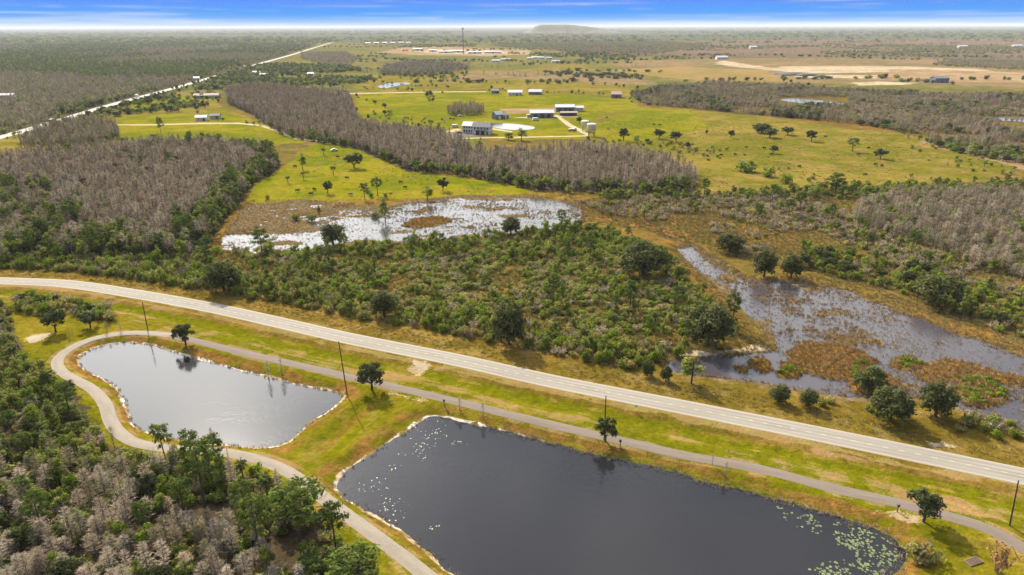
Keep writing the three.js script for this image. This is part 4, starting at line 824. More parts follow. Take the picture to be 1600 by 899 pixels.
// hedges and thickets round the farms
scatter([[120, 184], [250, 150], [330, 140], [345, 160], [280, 176], [200, 182]], 6.5, (x, z) => (fbm(x * 0.03, z * 0.03) < 0.52 ? null : sized(mix([[2, 'oak'], [2, 'bay'], [1, 'shrub']])[1], 6, 5)), 'round the small farm by the highway');
for (const [a, b, w] of [[[560, 152], [610, 170], 3], [[600, 196], [690, 206], 3], [[560, 190], [620, 176], 3], [[670, 148], [676, 160], 4], [[985, 158], [1012, 164], 8], [[560, 128], [700, 138], 6], [[760, 141], [985, 150], 10], [[915, 133], [1010, 140], 12], [[1000, 224], [1085, 232], 6], [[920, 222], [1070, 226], 4], [[840, 300], [1090, 306], 4], [[0, 222], [90, 194], 5], [[90, 196], [250, 150], 7], [[90, 194], [250, 148], 5], [[250, 148], [345, 120], 9], [[255, 150], [350, 122], 12], [[190, 176], [345, 168], 9], [[200, 168], [330, 160], 10], [[300, 176], [352, 150], 12], [[330, 186], [420, 196], 5], [[560, 138], [690, 146], 7], [[600, 124], [760, 126], 9], [[690, 128], [860, 132], 9], [[850, 118], [1000, 124], 12], [[1060, 128], [1460, 148], 10], [[1230, 128], [1280, 138], 10], [[430, 130], [545, 140], 12], [[460, 118], [590, 124], 14], [[980, 150], [1010, 164], 9], [[560, 176], [620, 182], 4]]) {
  const A = G(...a), B = G(...b), l = Math.hypot(B[0] - A[0], B[1] - A[1]);
  for (let s = 0; s < l; s += 6) { if (rnd() < 0.45) continue; const t = s / l, X = lerp(A[0], B[0], t) + rr(-w, w), Z = lerp(A[1], B[1], t) + rr(-w, w); const k = mix([[2, 'oak'], [2, 'bay'], [2, 'shrub']])[1]; const c = sized(k, k === 'shrub' ? 3.4 : 4.6, k === 'shrub' ? 2.6 : 4.6); spots.push({ key: k, x: X, z: Z, wide: c[1], tall: c[2], zone: 'along the farm hedges' }); }
}

// the largest in view of each kind stand as things; the rest of that kind is one mass
const beside = (s) => { const e = nearNet(s.x, s.z); if (!e) return ''; const r = net(NR, s.x, s.z), l = net(NLo, s.x, s.z); if (r < 0 && r > -14) return ', at the verge'; if (l < 6) return ', at its edge'; if (net(NM, s.x, s.z) < 8) return ', near the water'; return ''; };
const fit = (a, b) => ((a + b).split(' ').length > 16 ? a : a + b);
const dummy = new THREE.Object3D(), tintC = new THREE.Color();
function massOf(name, label, category, shapes, list, mat, nominal, vary = 0.22) {
  shapes.forEach((s, q) => {
    const mine = list.filter((_, i) => i % shapes.length === q);
    if (!mine.length) return;
    const g = s.isBufferGeometry ? s : (s.trunk ? mergeGeometries([s.trunk.isBufferGeometry ? s.trunk : s.trunk.geo(), s.crown.isBufferGeometry ? s.crown : s.crown.geo()]) : (s.crown.isBufferGeometry ? s.crown : s.crown.geo()));
    const im = new THREE.InstancedMesh(g, mat, mine.length);
    mine.forEach((p, i) => {
      dummy.position.set(p.x, p.y ?? height(p.x, p.z), p.z); dummy.rotation.set(rr(-0.05, 0.05), rnd() * 6.2832, rr(-0.05, 0.05)); dummy.scale.set(p.wide / nominal[0], p.tall / nominal[1], p.wide / nominal[0]); dummy.updateMatrix();
      im.setMatrixAt(i, dummy.matrix);
      const k = 1 + rr(-vary, vary); im.setColorAt(i, tintC.setRGB(k * rr(0.94, 1.06), k, k * rr(0.92, 1.08)));
    });
    im.castShadow = im.receiveShadow = true;
    place(im, name, label, category, null, 'stuff');
  });
}
for (const key of Object.keys(V)) {
  const k = V[key], mine = spots.filter((s) => s.key === key);
  for (const s of mine) { const q = px(s.x, s.z, s.tall * 0.6); s.size = q && q[0] > 4 && q[0] < W0 - 4 && q[1] > 4 && q[1] < H0 - 4 ? s.wide * s.tall / q[2] ** 2 * (1 + 0.15 * rnd()) : 0; }
  mine.sort((a, b) => b.size - a.size);
  const cap = k.cap - lone.filter((l) => l[0] === key).length, one = mine.filter((s, i) => i < cap && s.size > 0), rest = mine.slice(one.length);
  const TINT = { a: '', b: 'pale ', c: 'dark ' };
  for (const s of one) { const tn = pick(['a', 'a', 'b', 'c']); grown(key, s.x, s.z, s.wide, s.tall, rnd() * 6.28, fit(`${s.tall > k.high * 0.98 ? 'tall ' : s.tall < k.high * 0.72 ? 'low ' : ''}${TINT[tn]}${k.look} ${s.zone}`, beside(s)), `${k.name.replace(/_/g, ' ')} group ${s.zone}`, -1, tn); }
  massOf(k.name.replace(/tree|cypress|oak|palm$|pine|shrub|bush|clump/, (m) => m) + '_mass', `mass of ${k.look} growth filling the woods and thickets`, 'vegetation', k.shapes, rest, k.mat === 'twig' ? twigMat : foliage, [k.width, k.high], k.mat === 'twig' ? 0.34 : 0.28);
}

// ---------------------------------------------------------------- ground cover
const cover = (poly, step, keep, wide, tall) => { const out = [], pts = GP(poly), b = pts.reduce((q, [x, z]) => [Math.min(q[0], x), Math.max(q[1], x), Math.min(q[2], z), Math.max(q[3], z)], [1e9, -1e9, 1e9, -1e9]); for (let z = b[2]; z < b[3]; z += step) for (let x = b[0]; x < b[1]; x += step) { const X = x + rr(-0.7, 0.7) * step, Z = z + rr(-0.7, 0.7) * step; if (inside(pts, X, Z) && keep(X, Z)) out.push({ x: X, z: Z, wide: wide * rr(0.6, 1.4), tall: tall * rr(0.5, 1.4) }); } return out; };
const m1 = [[340, 392], [352, 360], [385, 316], [470, 311], [600, 322], [720, 305], [830, 305], [912, 318], [918, 345], [870, 364], [760, 370], [640, 380], [480, 392]], m2 = [[1055, 386], [1084, 382], [1171, 434], [1262, 438], [1414, 486], [1499, 518], [1610, 554], [1700, 590], [1700, 710], [1600, 676], [1480, 632], [1400, 620], [1280, 616], [1140, 594], [1035, 580], [1048, 560], [1216, 545], [1100, 432]];
const reedKeep = (x, z) => { const h = height(x, z); return net(NLag, x, z) > 0 && h > MARSH_Y - 0.2 - rnd() * 0.3 && rnd() < 0.5; };
massOf('sedge', 'tawny sedge tussocks standing in the marsh shallows', 'sedge', sedgeShapes, [...cover(m2, 0.85, (x, z) => net(NI, x, z) < 0.6 || (reedKeep(x, z) && fbm(x * 0.08, z * 0.08) > 0.52), 1.1, 0.7), ...cover(m1, 1.1, (x, z) => net(NI, x, z) < 0.6 || (reedKeep(x, z) && fbm(x * 0.08, z * 0.08) > 0.55), 1.1, 0.6)], twigMat, [1.4, 1]);
massOf('bank_sedge', 'rusty sedge and dry grass on the marsh banks', 'sedge', [tuftShape([[0.34, 0.23, 0.09], [0.28, 0.22, 0.08], [0.4, 0.3, 0.14], [0.22, 0.2, 0.06]], 26, 0.7)], [...cover([[1040, 380], [1084, 380], [1171, 430], [1262, 430], [1350, 440], [1420, 470], [1600, 535], [1700, 560], [1700, 600], [1600, 560], [1499, 522], [1414, 492], [1340, 460], [1262, 444], [1171, 442], [1100, 405]], 1.0, (x, z) => fbm(x * 0.2, z * 0.2) > 0.36, 1.3, 0.55), ...cover([[1040, 385], [1066, 392], [1110, 440], [1160, 490], [1200, 530], [1215, 548], [1140, 556], [1090, 548], [1150, 530], [1130, 490], [1080, 430]], 1.0, (x, z) => fbm(x * 0.2, z * 0.2) > 0.42, 1.2, 0.5), ...cover([[870, 300], [960, 318], [1100, 328], [1260, 340], [1300, 395], [1180, 410], [1090, 385], [1000, 358], [900, 348]], 1.3, (x, z) => fbm(x * 0.12, z * 0.12) > 0.4, 1.6, 0.6), ...cover([[328, 394], [345, 360], [376, 314], [400, 312], [380, 335], [356, 370], [345, 394]], 1.3, (x, z) => rnd() < 0.4, 1.4, 0.5)], twigMat, [1.4, 0.7]);
massOf('reeds', 'pale dead reeds rising through the marsh water', 'reeds', reedShapes, [...cover(m2, 0.8, reedKeep, 1, 0.7), ...cover(m1, 0.95, (x, z) => reedKeep(x, z) || (rnd() < 0.22 && fbm(x * 0.06 + 30, z * 0.14) > 0.48), 1, 0.6)], twigMat, [1.4, 1]);
const rimPts = (p, a, b, n) => { const out = []; for (let i = 0; i < p.length; i++) { const A = p[i], B = p[(i + 1) % p.length]; for (let k = 0; k < n; k++) { const t = rnd(), x = lerp(A[0], B[0], t), z = lerp(A[1], B[1], t), dx = B[1] - A[1], dz = A[0] - B[0], l = Math.hypot(dx, dz), o = rr(a, b); const X = x + dx / l * o, Z = z + dz / l * o; if (nearNet(X, Z)) out.push({ x: X, z: Z, wide: rr(0.5, 1.1), tall: rr(0.3, 0.8) }); } } return out; };
massOf('shore_grass', 'straw coloured grass fringing both ponds', 'grass', reedShapes, [...rimPts(pond1, 0.2, 1.4, 3), ...rimPts(pond2, -0.9, 1.3, 9).filter((p) => p.x > -8 || rnd() < 0.25)], twigMat, [1.4, 0.9]);
massOf('verge_grass', 'rough golden grass along the far road verge', 'grass', grassShapes, cover([[-60, 420], [0, 421], [240, 445], [330, 459], [560, 502], [830, 556], [1000, 590], [1150, 608], [1300, 645], [1600, 700], [1700, 730], [1700, 756], [1600, 736], [1070, 628], [540, 522], [200, 452], [0, 433], [-60, 432]], 1.0, (x, z) => net(NR, x, z) < -4.3 && fbm(x * 0.3, z * 0.3) > 0.42, 1, 0.35), twigMat, [1.4, 0.6]);
massOf('pasture_tussocks', 'dull grass tussocks dotted over the pastures', 'grass', [tuftShape([[0.24, 0.2, 0.05], [0.17, 0.17, 0.03], [0.34, 0.27, 0.1]], 26, 0.6)], [...cover([[385, 318], [400, 285], [450, 262], [500, 224], [640, 268], [840, 299], [640, 310]], 3, (x, z) => fbm(x * 0.06, z * 0.06) > 0.52, 1.6, 0.3), ...cover([[930, 182], [1160, 182], [1400, 208], [1560, 242], [1590, 262], [1480, 286], [1300, 292], [1100, 298], [1085, 270], [960, 236]], 4, (x, z) => fbm(x * 0.04, z * 0.04) > 0.5, 2, 0.34)], twigMat, [1.4, 0.6]);
// undergrowth under the scrub so that soil shows only in gaps
massOf('undergrowth', 'dry tangled undergrowth between the scrub bushes', 'undergrowth', [tuftShape([[0.38, 0.31, 0.11], [0.28, 0.28, 0.07], [0.42, 0.3, 0.14]], 30, 1)], [...cover(scrubPoly, 1.5, (x, z) => !blocked(x, z, 0.5), 1.8, 0.9), ...cover(brushPoly, 1.9, (x, z) => !blocked(x, z, 0.5), 2.0, 0.9)], twigMat, [1.4, 1]);

// ---------------------------------------------------------------- far woods
const farSpots = { green: [], cypress: [], oak: [], pine: [] };
function farWood(pts, step, choose) { const g = GP(pts), b = g.reduce((q, [x, z]) => [Math.min(q[0], x), Math.max(q[1], x), Math.min(q[2], z), Math.max(q[3], z)], [1e9, -1e9, 1e9, -1e9]); for (let z = b[2]; z < b[3]; z += step) for (let x = b[0]; x < b[1]; x += step) { const X = x + rr(-0.6, 0.6) * step, Z = z + rr(-0.6, 0.6) * step; if (!inside(g, X, Z)) continue; const q = px(X, Z); if (!q || q[0] < -150 || q[0] > 1750) continue; const c = choose(X, Z, q); if (c) farSpots[c[0]].push({ x: X, z: Z, y: 0, wide: c[1] * rr(0.7, 1.35), tall: c[2] * rr(0.7, 1.3) }); } }
const mixed = (brown) => (x, z, q) => { const n = fbm(x * 0.0035 + 5, z * 0.0022); if (n > brown) return rnd() < 0.12 ? ['green', 6, 6] : ['cypress', 5.5, 8]; return rnd() < 0.2 ? null : rnd() < 0.3 ? ['pine', 6, 10] : rnd() < 0.5 ? ['oak', 7, 6] : ['green', 6.5, 6]; };
farWood([[-140, 252], [0, 211], [75, 189], [165, 162], [240, 142], [278, 132], [335, 115], [300, 108], [100, 108], [-140, 130]], 7, mixed(0.56));
farWood([[-140, 130], [100, 108], [300, 108], [335, 115], [380, 103], [447, 85], [380, 80], [0, 84], [-140, 90]], 11, mixed(0.56));
farWood([[-140, 90], [0, 84], [380, 80], [447, 85], [496, 70], [300, 66], [-140, 68]], 19, (x, z, q) => { const c = mixed(0.54)(x, z, q); return c && [c[0], c[1] * 1.7, c[2] * 1.05]; });
farWood([[345, 118], [385, 106], [430, 100], [545, 104], [590, 120], [560, 132], [480, 134], [380, 138], [300, 142]], 8, (x, z) => (fbm(x * 0.006, z * 0.006) < 0.45 ? null : rnd() < 0.4 ? ['oak', 8, 7] : ['green', 7, 6]));
farWood([[592, 118], [600, 104], [640, 97], [720, 100], [735, 108], [700, 116], [640, 120]], 6, (x, z, q) => (rnd() < 0.12 ? ['oak', 8, 6] : ['cypress', 5, 8]));
farWood([[520, 106], [470, 92], [470, 84], [540, 82], [560, 92], [545, 104]], 8, (x, z) => ['cypress', 6, 8]);
farWood([[560, 88], [640, 70], [860, 66], [1000, 66], [1000, 90], [900, 100], [760, 104], [640, 98]], 19, (x, z) => (fbm(x * 0.004, z * 0.003) < 0.56 ? null : rnd() < 0.5 ? ['oak', 9, 6] : ['green', 9, 6]));
farWood([[765, 72], [860, 64], [1010, 62], [1120, 72], [1030, 84], [900, 82]], 13, (x, z) => (rnd() < 0.25 ? ['green', 8, 7] : ['cypress', 8, 8]));
farWood([[1020, 92], [1060, 76], [1300, 68], [1700, 74], [1700, 92], [1300, 88]], 17, (x, z) => (fbm(x * 0.004, z * 0.003) < 0.44 ? null : rnd() < 0.4 ? ['green', 9, 6] : ['cypress', 9, 7]));
farWood([[1455, 102], [1480, 94], [1700, 96], [1700, 112], [1560, 108]], 7, (x, z) => (rnd() < 0.25 ? ['green', 6, 5] : ['cypress', 6, 7]));
farWood([[840, 112], [1000, 118], [1010, 126], [880, 120]], 10, (x, z) => (rnd() < 0.6 ? null : ['oak', 9, 6]));
for (let k = 0; k < 190; k++) {
  const v = 55 + 77 * Math.pow((k + rnd()) / 190, 1.2), u0 = rr(480, 1600), len = rr(40, 240) * (v < 75 ? 1.3 : 0.6), A = G(u0, v), B = G(u0 + len, v + rr(-2.2, 2.2) * (v / 100)), l = Math.hypot(B[0] - A[0], B[1] - A[1]), step = 7 + Math.hypot(...A) * 0.004, brown = rnd() < 0.35;
  if (v > 95 && u0 + len > 1050 && (v < 122 || rnd() < 0.5)) continue;
  for (let q = 0; q < l; q += step) { if (vn(q * 0.02, k * 3.3) < 0.35) continue; const t = q / l, w = brown ? 22 : 7; farSpots[brown ? 'cypress' : rnd() < 0.5 ? 'oak' : 'green'].push({ x: lerp(A[0], B[0], t) + rr(-w, w), z: lerp(A[1], B[1], t) + rr(-w, w), y: 0, wide: (7 + step * 0.35) * rr(0.6, 1.3), tall: rr(4.5, 8.5) }); }
}
massOf('far_green_trees', 'far green trees of the wide woodland beyond the highway and fields', 'woodland', low.green, farSpots.green, foliage, [3, 3.8]);
massOf('far_oaks', 'far dark oaks of the wide woodland beyond the highway and fields', 'woodland', low.oak, farSpots.oak, foliage, [3, 3.8]);
massOf('far_pines', 'far pines of the wide woodland beyond the highway', 'woodland', low.pine, farSpots.pine, foliage, [5, 11]);
massOf('far_cypress', 'far brown patches of bare cypress woodland', 'woodland', low.cypress, farSpots.cypress, twigMat, [3.6, 10]);
{
  const list = [];
  for (let v = 67; v > 43.4; v -= v > 55 ? 1.0 : 0.5) for (let u = -150; u < 1750; u += 7 + (67 - v) * 0.2) { const [x, z] = G(u + rr(-8, 8), v + rr(-0.6, 0.6)); if (v > 60 && u > 500 && rnd() < 0.6) continue; if (v > 58 && u > 1000) { if (rnd() < 0.8) continue; } if (z > -3000 || z < -30000) continue; const n = fbm(x * 0.0008, z * 0.0005); if (n < 0.42 && v < 60) continue; const w = Math.min(Math.hypot(x, z) * 0.006, 60); list.push({ x, z, y: 0, wide: w * rr(0.7, 1.5), tall: rr(9, 15) }); }
  massOf('distant_forest', 'hazy distant forest along the horizon', 'woodland', [massShape(GREEN.shrub, 130, 10, 10, 2.6), massShape(GREEN.oak, 130, 10, 10, 2.6)], list, foliage, [22, 8]);
}

// ---------------------------------------------------------------- poles, signs and small things by the road
function standHeight(x, z, v) { let lo = 0, hi = 130; for (let k = 0; k < 40; k++) { const m = (lo + hi) / 2; if (px(x, z, m)[1] > v) lo = m; else hi = m; } return lo; }
const poleMat = std(0.05, 0.042, 0.035, 0.95), capMat = std(0.3, 0.3, 0.3, 0.5, { metalness: 0.6 });
for (const [u, v, tu, tv, label] of [[231, 518, 222, 472, 'bare dark utility pole on the trail where it meets the loop path'], [542, 615, 529, 534, 'tall dark leaning utility pole at the corner of the smaller pond'], [944, 688, 947, 619, 'dark utility pole rising behind the propped oak'], [1578, 822, 1592, 751, 'dark utility pole beside the widened end of the trail']]) {
  const [x, z] = G(u, v), h = standHeight(x, z, tv), o = thing('utility_pole', label, 'pole', x, 0, z, 0, null), at = px(x, z, h), m = at[2] / F0;
  o.rotation.z = -(tu - at[0]) * m / h;
  part('shaft', new THREE.CylinderGeometry(0.09, 0.14, h + 0.5, 10).translate(0, h / 2 - 0.25, 0), poleMat, o);
  part('cap', new THREE.CylinderGeometry(0.04, 0.11, 0.18, 10).translate(0, h + 0.08, 0), capMat, o);
  part('ground_wire_guard', box(0.07, 2.4, 0.06, 0, 1.3, 0.15), capMat, o);
}
const postMat = std(0.13, 0.1, 0.07), whiteMat = std(0.75, 0.74, 0.7, 0.7), greenMat = std(0.05, 0.1, 0.05, 0.8);
for (const [u, v, label] of [[694, 634, 'short dark post with a box beside the trail above the large pond'], [1402, 800, 'short dark post with a box beside the wide oak'], [969, 698, 'short dark post with a box next to the propped oak']]) {
  const [x, z] = G(u, v), o = thing('trail_post', label, 'post', x, 0, z);
  part('post', box(0.14, 1.3, 0.14, 0, 0.6, 0), postMat, o); part('box', box(0.42, 0.5, 0.3, 0, 1.25, 0), postMat, o);
}
{
  const [x, z] = G(993, 643), o = thing('road_sign', 'small white sign on a post at the road edge', 'sign', x, height(x, z), z);
  part('post', box(0.08, 1.5, 0.08, 0, 0.7, 0), whiteMat, o); part('plate', box(0.6, 0.7, 0.05, 0, 1.4, 0.07), whiteMat, o);
}
{
  const [x, z] = G(1521, 878), o = thing('drain_inlet', 'low brown slatted drain inlet in the grass near the trail end', 'drain', x, height(x, z), z, 0.35);
  part('kerb', box(2.6, 0.24, 1.3, 0, 0.08, 0), std(0.22, 0.18, 0.1), o);
  for (let k = 0; k < 6; k++) part('slat', box(2.3, 0.06, 0.13, 0, 0.22, -0.48 + k * 0.19), std(0.14, 0.08, 0.05), o);
}
{
  const A = G(20, 522), B = G(43, 564), o = thing('boundary_fence', 'dark post and rail fence along the wood edge by the sandy patch', 'fence', A[0], 0, A[1], Math.atan2(-(B[1] - A[1]), B[0] - A[0])), l = Math.hypot(B[0] - A[0], B[1] - A[1]), n = Math.round(l / 2.2);
  for (let k = 0; k <= n; k++) part('post', box(0.14, 1.5, 0.14, k * l / n, 0.65, 0), postMat, o);
  for (const y of [0.5, 0.85, 1.2]) part('rail', box(l, 0.12, 0.05, l / 2, y, 0.1), postMat, o);
}
// saplings: [u, v base, width px, top v, label]
for (const [u, v, w, tv, label] of [[419, 588, 12, 556, 'young bare tree on the smaller pond bank, first of a pair'], [440, 583, 13, 552, 'young bare tree on the smaller pond bank, second of a pair'], [718, 640, 12, 618, 'young bare tree beside the trail above the large pond'], [755, 652, 12, 625, 'young bare tree on the large pond bank with reeds round it'], [1113, 727, 9, 706, 'staked sapling beside the trail past the propped oak'], [1134, 742, 11, 718, 'thin sapling on the large pond bank past the propped oak'], [167, 518, 9, 500, 'pale barked sapling inside the path bend'], [189, 518, 7, 504, 'dark little sapling inside the path bend by the trail'], [109, 528, 6, 512, 'bare stick sapling between the two bend oaks'], [266, 708, 10, 662, 'bare slim tree against the smaller pond water'], [335, 712, 16, 664, 'bare forked tree against the smaller pond water'], [363, 752, 8, 696, 'thin bare trunk beside the tall dark pine'], [437, 775, 18, 728, 'leaning bare tree by the loop path'], [182, 780, 26, 730, 'pale dead cypress showing above the near wood'], [205, 830, 40, 735, 'tall pale dead cypress rising out of the near wood']]) {
  const [x, z] = G(u, v), h = standHeight(x, z, tv), m = px(x, z)[2] / F0;
  grown('cypress', x, z, w * m, h, rnd() * 6, label);
}

// ---------------------------------------------------------------- buildings
const M = { white: std(0.62, 0.6, 0.57, 0.7), cream: std(0.6, 0.55, 0.45, 0.8), grey: std(0.16, 0.16, 0.17, 0.8), tin: std(0.5, 0.51, 0.52, 0.6), slate: std(0.12, 0.15, 0.2, 0.8), dark: std(0.025, 0.028, 0.035, 0.3), red: std(0.3, 0.07, 0.05, 0.85), rust: std(0.4, 0.3, 0.26, 0.8), frame: std(0.8, 0.8, 0.78, 0.6), tan: std(0.4, 0.33, 0.25, 0.9) };
function roofGeo(w, d, rise, over, thick = 0.18) {     // gable roof, ridge along x
  const s = new THREE.Shape(), h = d / 2 + over, k = rise / (d / 2), e = -over * k;
  s.moveTo(-h, e); s.lineTo(0, rise); s.lineTo(h, e); s.lineTo(h, e + thick); s.lineTo(0, rise + thick); s.lineTo(-h, e + thick); s.closePath();
  return new THREE.ExtrudeGeometry(s, { depth: w + over * 2, bevelEnabled: false }).translate(0, 0, -w / 2 - over).rotateY(Math.PI / 2);
}
function wallGeo(w, d, h, rise) {                      // walls with their gables
  const s = new THREE.Shape(); s.moveTo(-d / 2, -0.4); s.lineTo(-d / 2, h); s.lineTo(0, h + rise); s.lineTo(d / 2, h); s.lineTo(d / 2, -0.4); s.closePath();
  return new THREE.ExtrudeGeometry(s, { depth: w, bevelEnabled: false }).translate(0, 0, -w / 2).rotateY(Math.PI / 2);
}
function window_(o, w, h, x, y, z, turn = 0) {         // frame with its pane, on a wall that faces +z (turn 0) or +x
  const f = part('window', box(w + 0.3, h + 0.3, 0.1, 0, 0, 0), M.frame, o); f.position.set(x, y, z); f.rotation.y = turn;
  part('pane', box(w, h, 0.06, 0, 0, 0.05), M.dark, f);
}
function door_(o, w, h, x, z, mat = M.dark, turn = 0) { const f = part('door', box(w, h, 0.12, 0, h / 2, 0), mat, o); f.position.set(x, 0, z); f.rotation.y = turn; part('handle', box(0.12, 0.3, 0.1, w * 0.4, h * 0.45, 0.1), capMat, f); return f; }
function wing(o, w, d, h, rise, x, z, wall, roof, over = 0.5) { const a = part('wall', wallGeo(w, d, h, rise), wall, o); a.position.set(x, 0, z); const r = part('roof', roofGeo(w, d, rise, over), roof, o); r.position.set(x, h + 0.02, z); return r; }
function building(name, label, u, v, turn, fn, group) { const [x, z] = G(u, v), o = thing(name, label, 'building', x, 0, z, turn, group); fn(o, px(x, z)[2] / F0); return o; }

building('farmhouse', 'two-storey white farmhouse with a charcoal roof and dark garage doors', 742, 210, -0.28, (o) => {
  const r = wing(o, 13, 9, 5.6, 2.7, 4.5, -4.5, M.white, M.grey, 0.6);
  wing(o, 10, 8, 5.4, 2.4, -6.6, -9, M.white, M.tin, 0.5);
  const porch = part('porch_roof', box(9, 0.2, 2.6, 5, 3.1, 1.2), M.grey, o);
  for (const x of [0.8, 5, 9.3]) part('porch_post', box(0.22, 3, 0.22, x, 1.5, 2.3), M.frame, o);
  for (const x of [2.2, 6]) door_(o, 2.8, 2.6, x, 0.06);
  for (const x of [0, 2.6, 5.2, 7.8, 10]) window_(o, 1.2, 1.4, x, 4.5, 0.04);
  for (const x of [-10, -8, -6, -4]) { window_(o, 1.3, 1.5, x, 4.2, -4.96); window_(o, 1.3, 1.6, x, 1.6, -4.96); }
  for (const z of [-7, -4.5, -2]) { window_(o, 1.1, 1.4, 11.04, 4.4, z, Math.PI / 2); window_(o, 1.1, 1.6, 11.04, 1.6, z, Math.PI / 2); }
  door_(o, 1.2, 2.3, 9.6, 0.06, M.slate);
  const ch = part('chimney', box(0.9, 2.2, 0.9, 2, 2.1, -1.4), M.white, r);
});
building('long_barn', 'long barn with white tin roof and blue grey wall beside the white drive', 847, 184, 0.06, (o) => {
  wing(o, 20, 10, 4.2, 1.9, 0, -5, M.slate, M.tin, 0.8);
  for (const x of [-6, 0.5, 6]) door_(o, 2.8, 3, x, 0.06, M.dark); for (const x of [-8.6, -3, 3.4, 8.6]) window_(o, 1, 0.9, x, 2.2, 0.04);
  part('lean_to', box(3, 2.6, 6, -11.6, 1.3, -4), M.tan, o);
});
building('stable', 'white roofed stable with a lower annex behind the long barn', 888, 174.5, 0.03, (o) => {
  wing(o, 17, 10, 4.2, 1.8, -3, -5, M.slate, M.tin, 0.8); wing(o, 8.5, 8, 3.4, 1.2, 10, -5, M.cream, M.tin, 0.5);
  for (const x of [-8, -3, 2]) door_(o, 2.4, 2.8, x, 0.06, M.dark); window_(o, 1, 1, 9, 2, -0.94); window_(o, 1, 1, 12, 2, -0.94);
});
building('open_shed', 'low dark open shed in front of the stable', 889, 181.5, 0.05, (o) => {
  part('roof', roofGeo(15, 5, 0.9, 0.4), M.rust, o).position.set(0, 2.9, -2.5);
  for (let k = 0; k < 5; k++) for (const z of [0, -5]) part('post', box(0.25, 3, 0.25, -7 + k * 3.5, 1.5, z), postMat, o);
  part('back_wall', box(15, 2.8, 0.15, 0, 1.4, -5.2), M.slate, o);
});
building('small_barn', 'dark small barn with a pale tin roof and gable doors', 784, 186, 0.62, (o) => { wing(o, 7, 7, 4, 2.4, -2.5, -3, M.slate, M.tin, 0.4); wing(o, 6, 5, 2.8, 1.2, 4, -2, M.slate, M.grey, 0.4); door_(o, 2.2, 2.6, -2.5, 0.56, M.frame); door_(o, 1.4, 2.2, 4, 0.56, M.frame); window_(o, 0.9, 0.9, -4.6, 2.2, 0.54); });
for (const [u, v, R, h, label] of [[924, 213, 3.4, 4.6, 'large cream water tank on a trestle at the end of the white drive'], [914, 205, 3.0, 3.4, 'smaller cream tank on a trestle behind the large water tank']]) {
  const [x, z] = G(u, v), o = thing('water_tank', label, 'tank', x, 0, z);
  part('vessel', new THREE.LatheGeometry([[0, 4], [R, 4], [R, 4 + h], [R * 0.9, 4 + h + 0.35], [0, 4 + h + 1]].map(([a, b]) => new THREE.Vector2(a, b)), 20), M.cream, o);
  for (const a of [0.78, 2.35, 3.92, 5.5]) part('leg', new THREE.CylinderGeometry(0.2, 0.25, 4.4, 8).translate(Math.cos(a) * R * 0.8, 1.9, Math.sin(a) * R * 0.8), std(0.25, 0.23, 0.2), o);
  part('brace', new THREE.TorusGeometry(R * 0.8, 0.09, 6, 20).rotateX(Math.PI / 2).translate(0, 2, 0), std(0.25, 0.23, 0.2), o);
}
const plainHouse = (w, d, h, rise, wall, roof) => (o) => { wing(o, w, d, h, rise, 0, -d / 2, wall, roof, 0.5); const n = Math.max(2, Math.round(w / 4)); for (let k = 0; k < n; k++) { const x = (k + 0.5) / n * w - w / 2; if (k === Math.floor(n / 2)) door_(o, 1.6, 2.2, x, 0.06); else window_(o, 1.3, 1.2, x, 1.8, 0.04); } };
for (const [u, v, t, w, d, h, rise, wall, roof, name, label] of [
  [774, 146, 0.05, 9, 7, 3, 1.6, M.slate, M.grey, 'farm_building', 'dark barn by the lane at the top of the lime field'],
  [805, 149.5, 0.02, 16, 11, 3.6, 2.2, M.white, M.tin, 'house', 'white roofed house in the middle of the row along the field lane'],
  [836, 148, -0.1, 15, 10, 3.2, 2.4, M.slate, M.tin, 'house', 'grey house with white roof at the end of the field lane'],
  [963, 153.5, -0.15, 11, 10, 4.2, 2.6, M.red, M.rust, 'red_barn', 'red barn with a faded roof by the wooded belt'],
  [1472, 129.5, 0.1, 20, 12, 6, 2.2, M.slate, M.grey, 'farm_building', 'grey shed beside the sand workings'],
  [314, 189, 0.15, 9, 6, 3, 1.4, M.white, M.tin, 'farm_building', 'white shed on the lane of the far pasture'],
  [335, 186, 0.15, 8, 6, 2.8, 1.4, M.tan, M.grey, 'farm_building', 'dark shed among trees on the lane of the far pasture'],
  [322, 154, 0.2, 26, 9, 3.4, 1.8, M.cream, M.rust, 'farm_building', 'long faded barn near the highway'],
  [400, 116.5, 0.1, 12, 9, 3.4, 2, M.white, M.tin, 'house', 'white house beside the far highway'],
  [412, 119.5, 0.1, 12, 7, 3, 1.8, M.cream, M.tin, 'farm_building', 'long white shed beside the far highway'],
  [485, 118, 0.1, 10, 7, 3, 1.8, M.white, M.tin, 'farm_building', 'white shed among the oaks past the highway'],
  [307, 125.5, 0.3, 8, 7, 3.4, 1.8, M.white, M.tin, 'house', 'small white house in trees beyond the highway'],
  [10, 153, 0.2, 14, 8, 3, 1.6, M.white, M.tin, 'farm_building', 'added white shed standing in for a glimpse of road in the woods'],  // added shed, stands in for a pale strip of road among the trees
  [1129, 93, 0.1, 26, 14, 5, 3, M.white, M.tin, 'house', 'white house by a dark tree beyond the tan fields'],
  [1178, 76, 0, 24, 16, 6, 3, M.white, M.tin, 'farm_building', 'lone white shed in the brown plain'],
  [1506, 75, 0, 28, 16, 6, 3, M.white, M.tin, 'farm_building', 'second lone white shed far out in the plain'],
  [1592, 74, 0, 34, 16, 6, 3, M.white, M.tin, 'farm_building', 'wide white shed far out in the plain'],
]) building(name, label, u, v, t, plainHouse(w, d, h, rise, wall, roof));
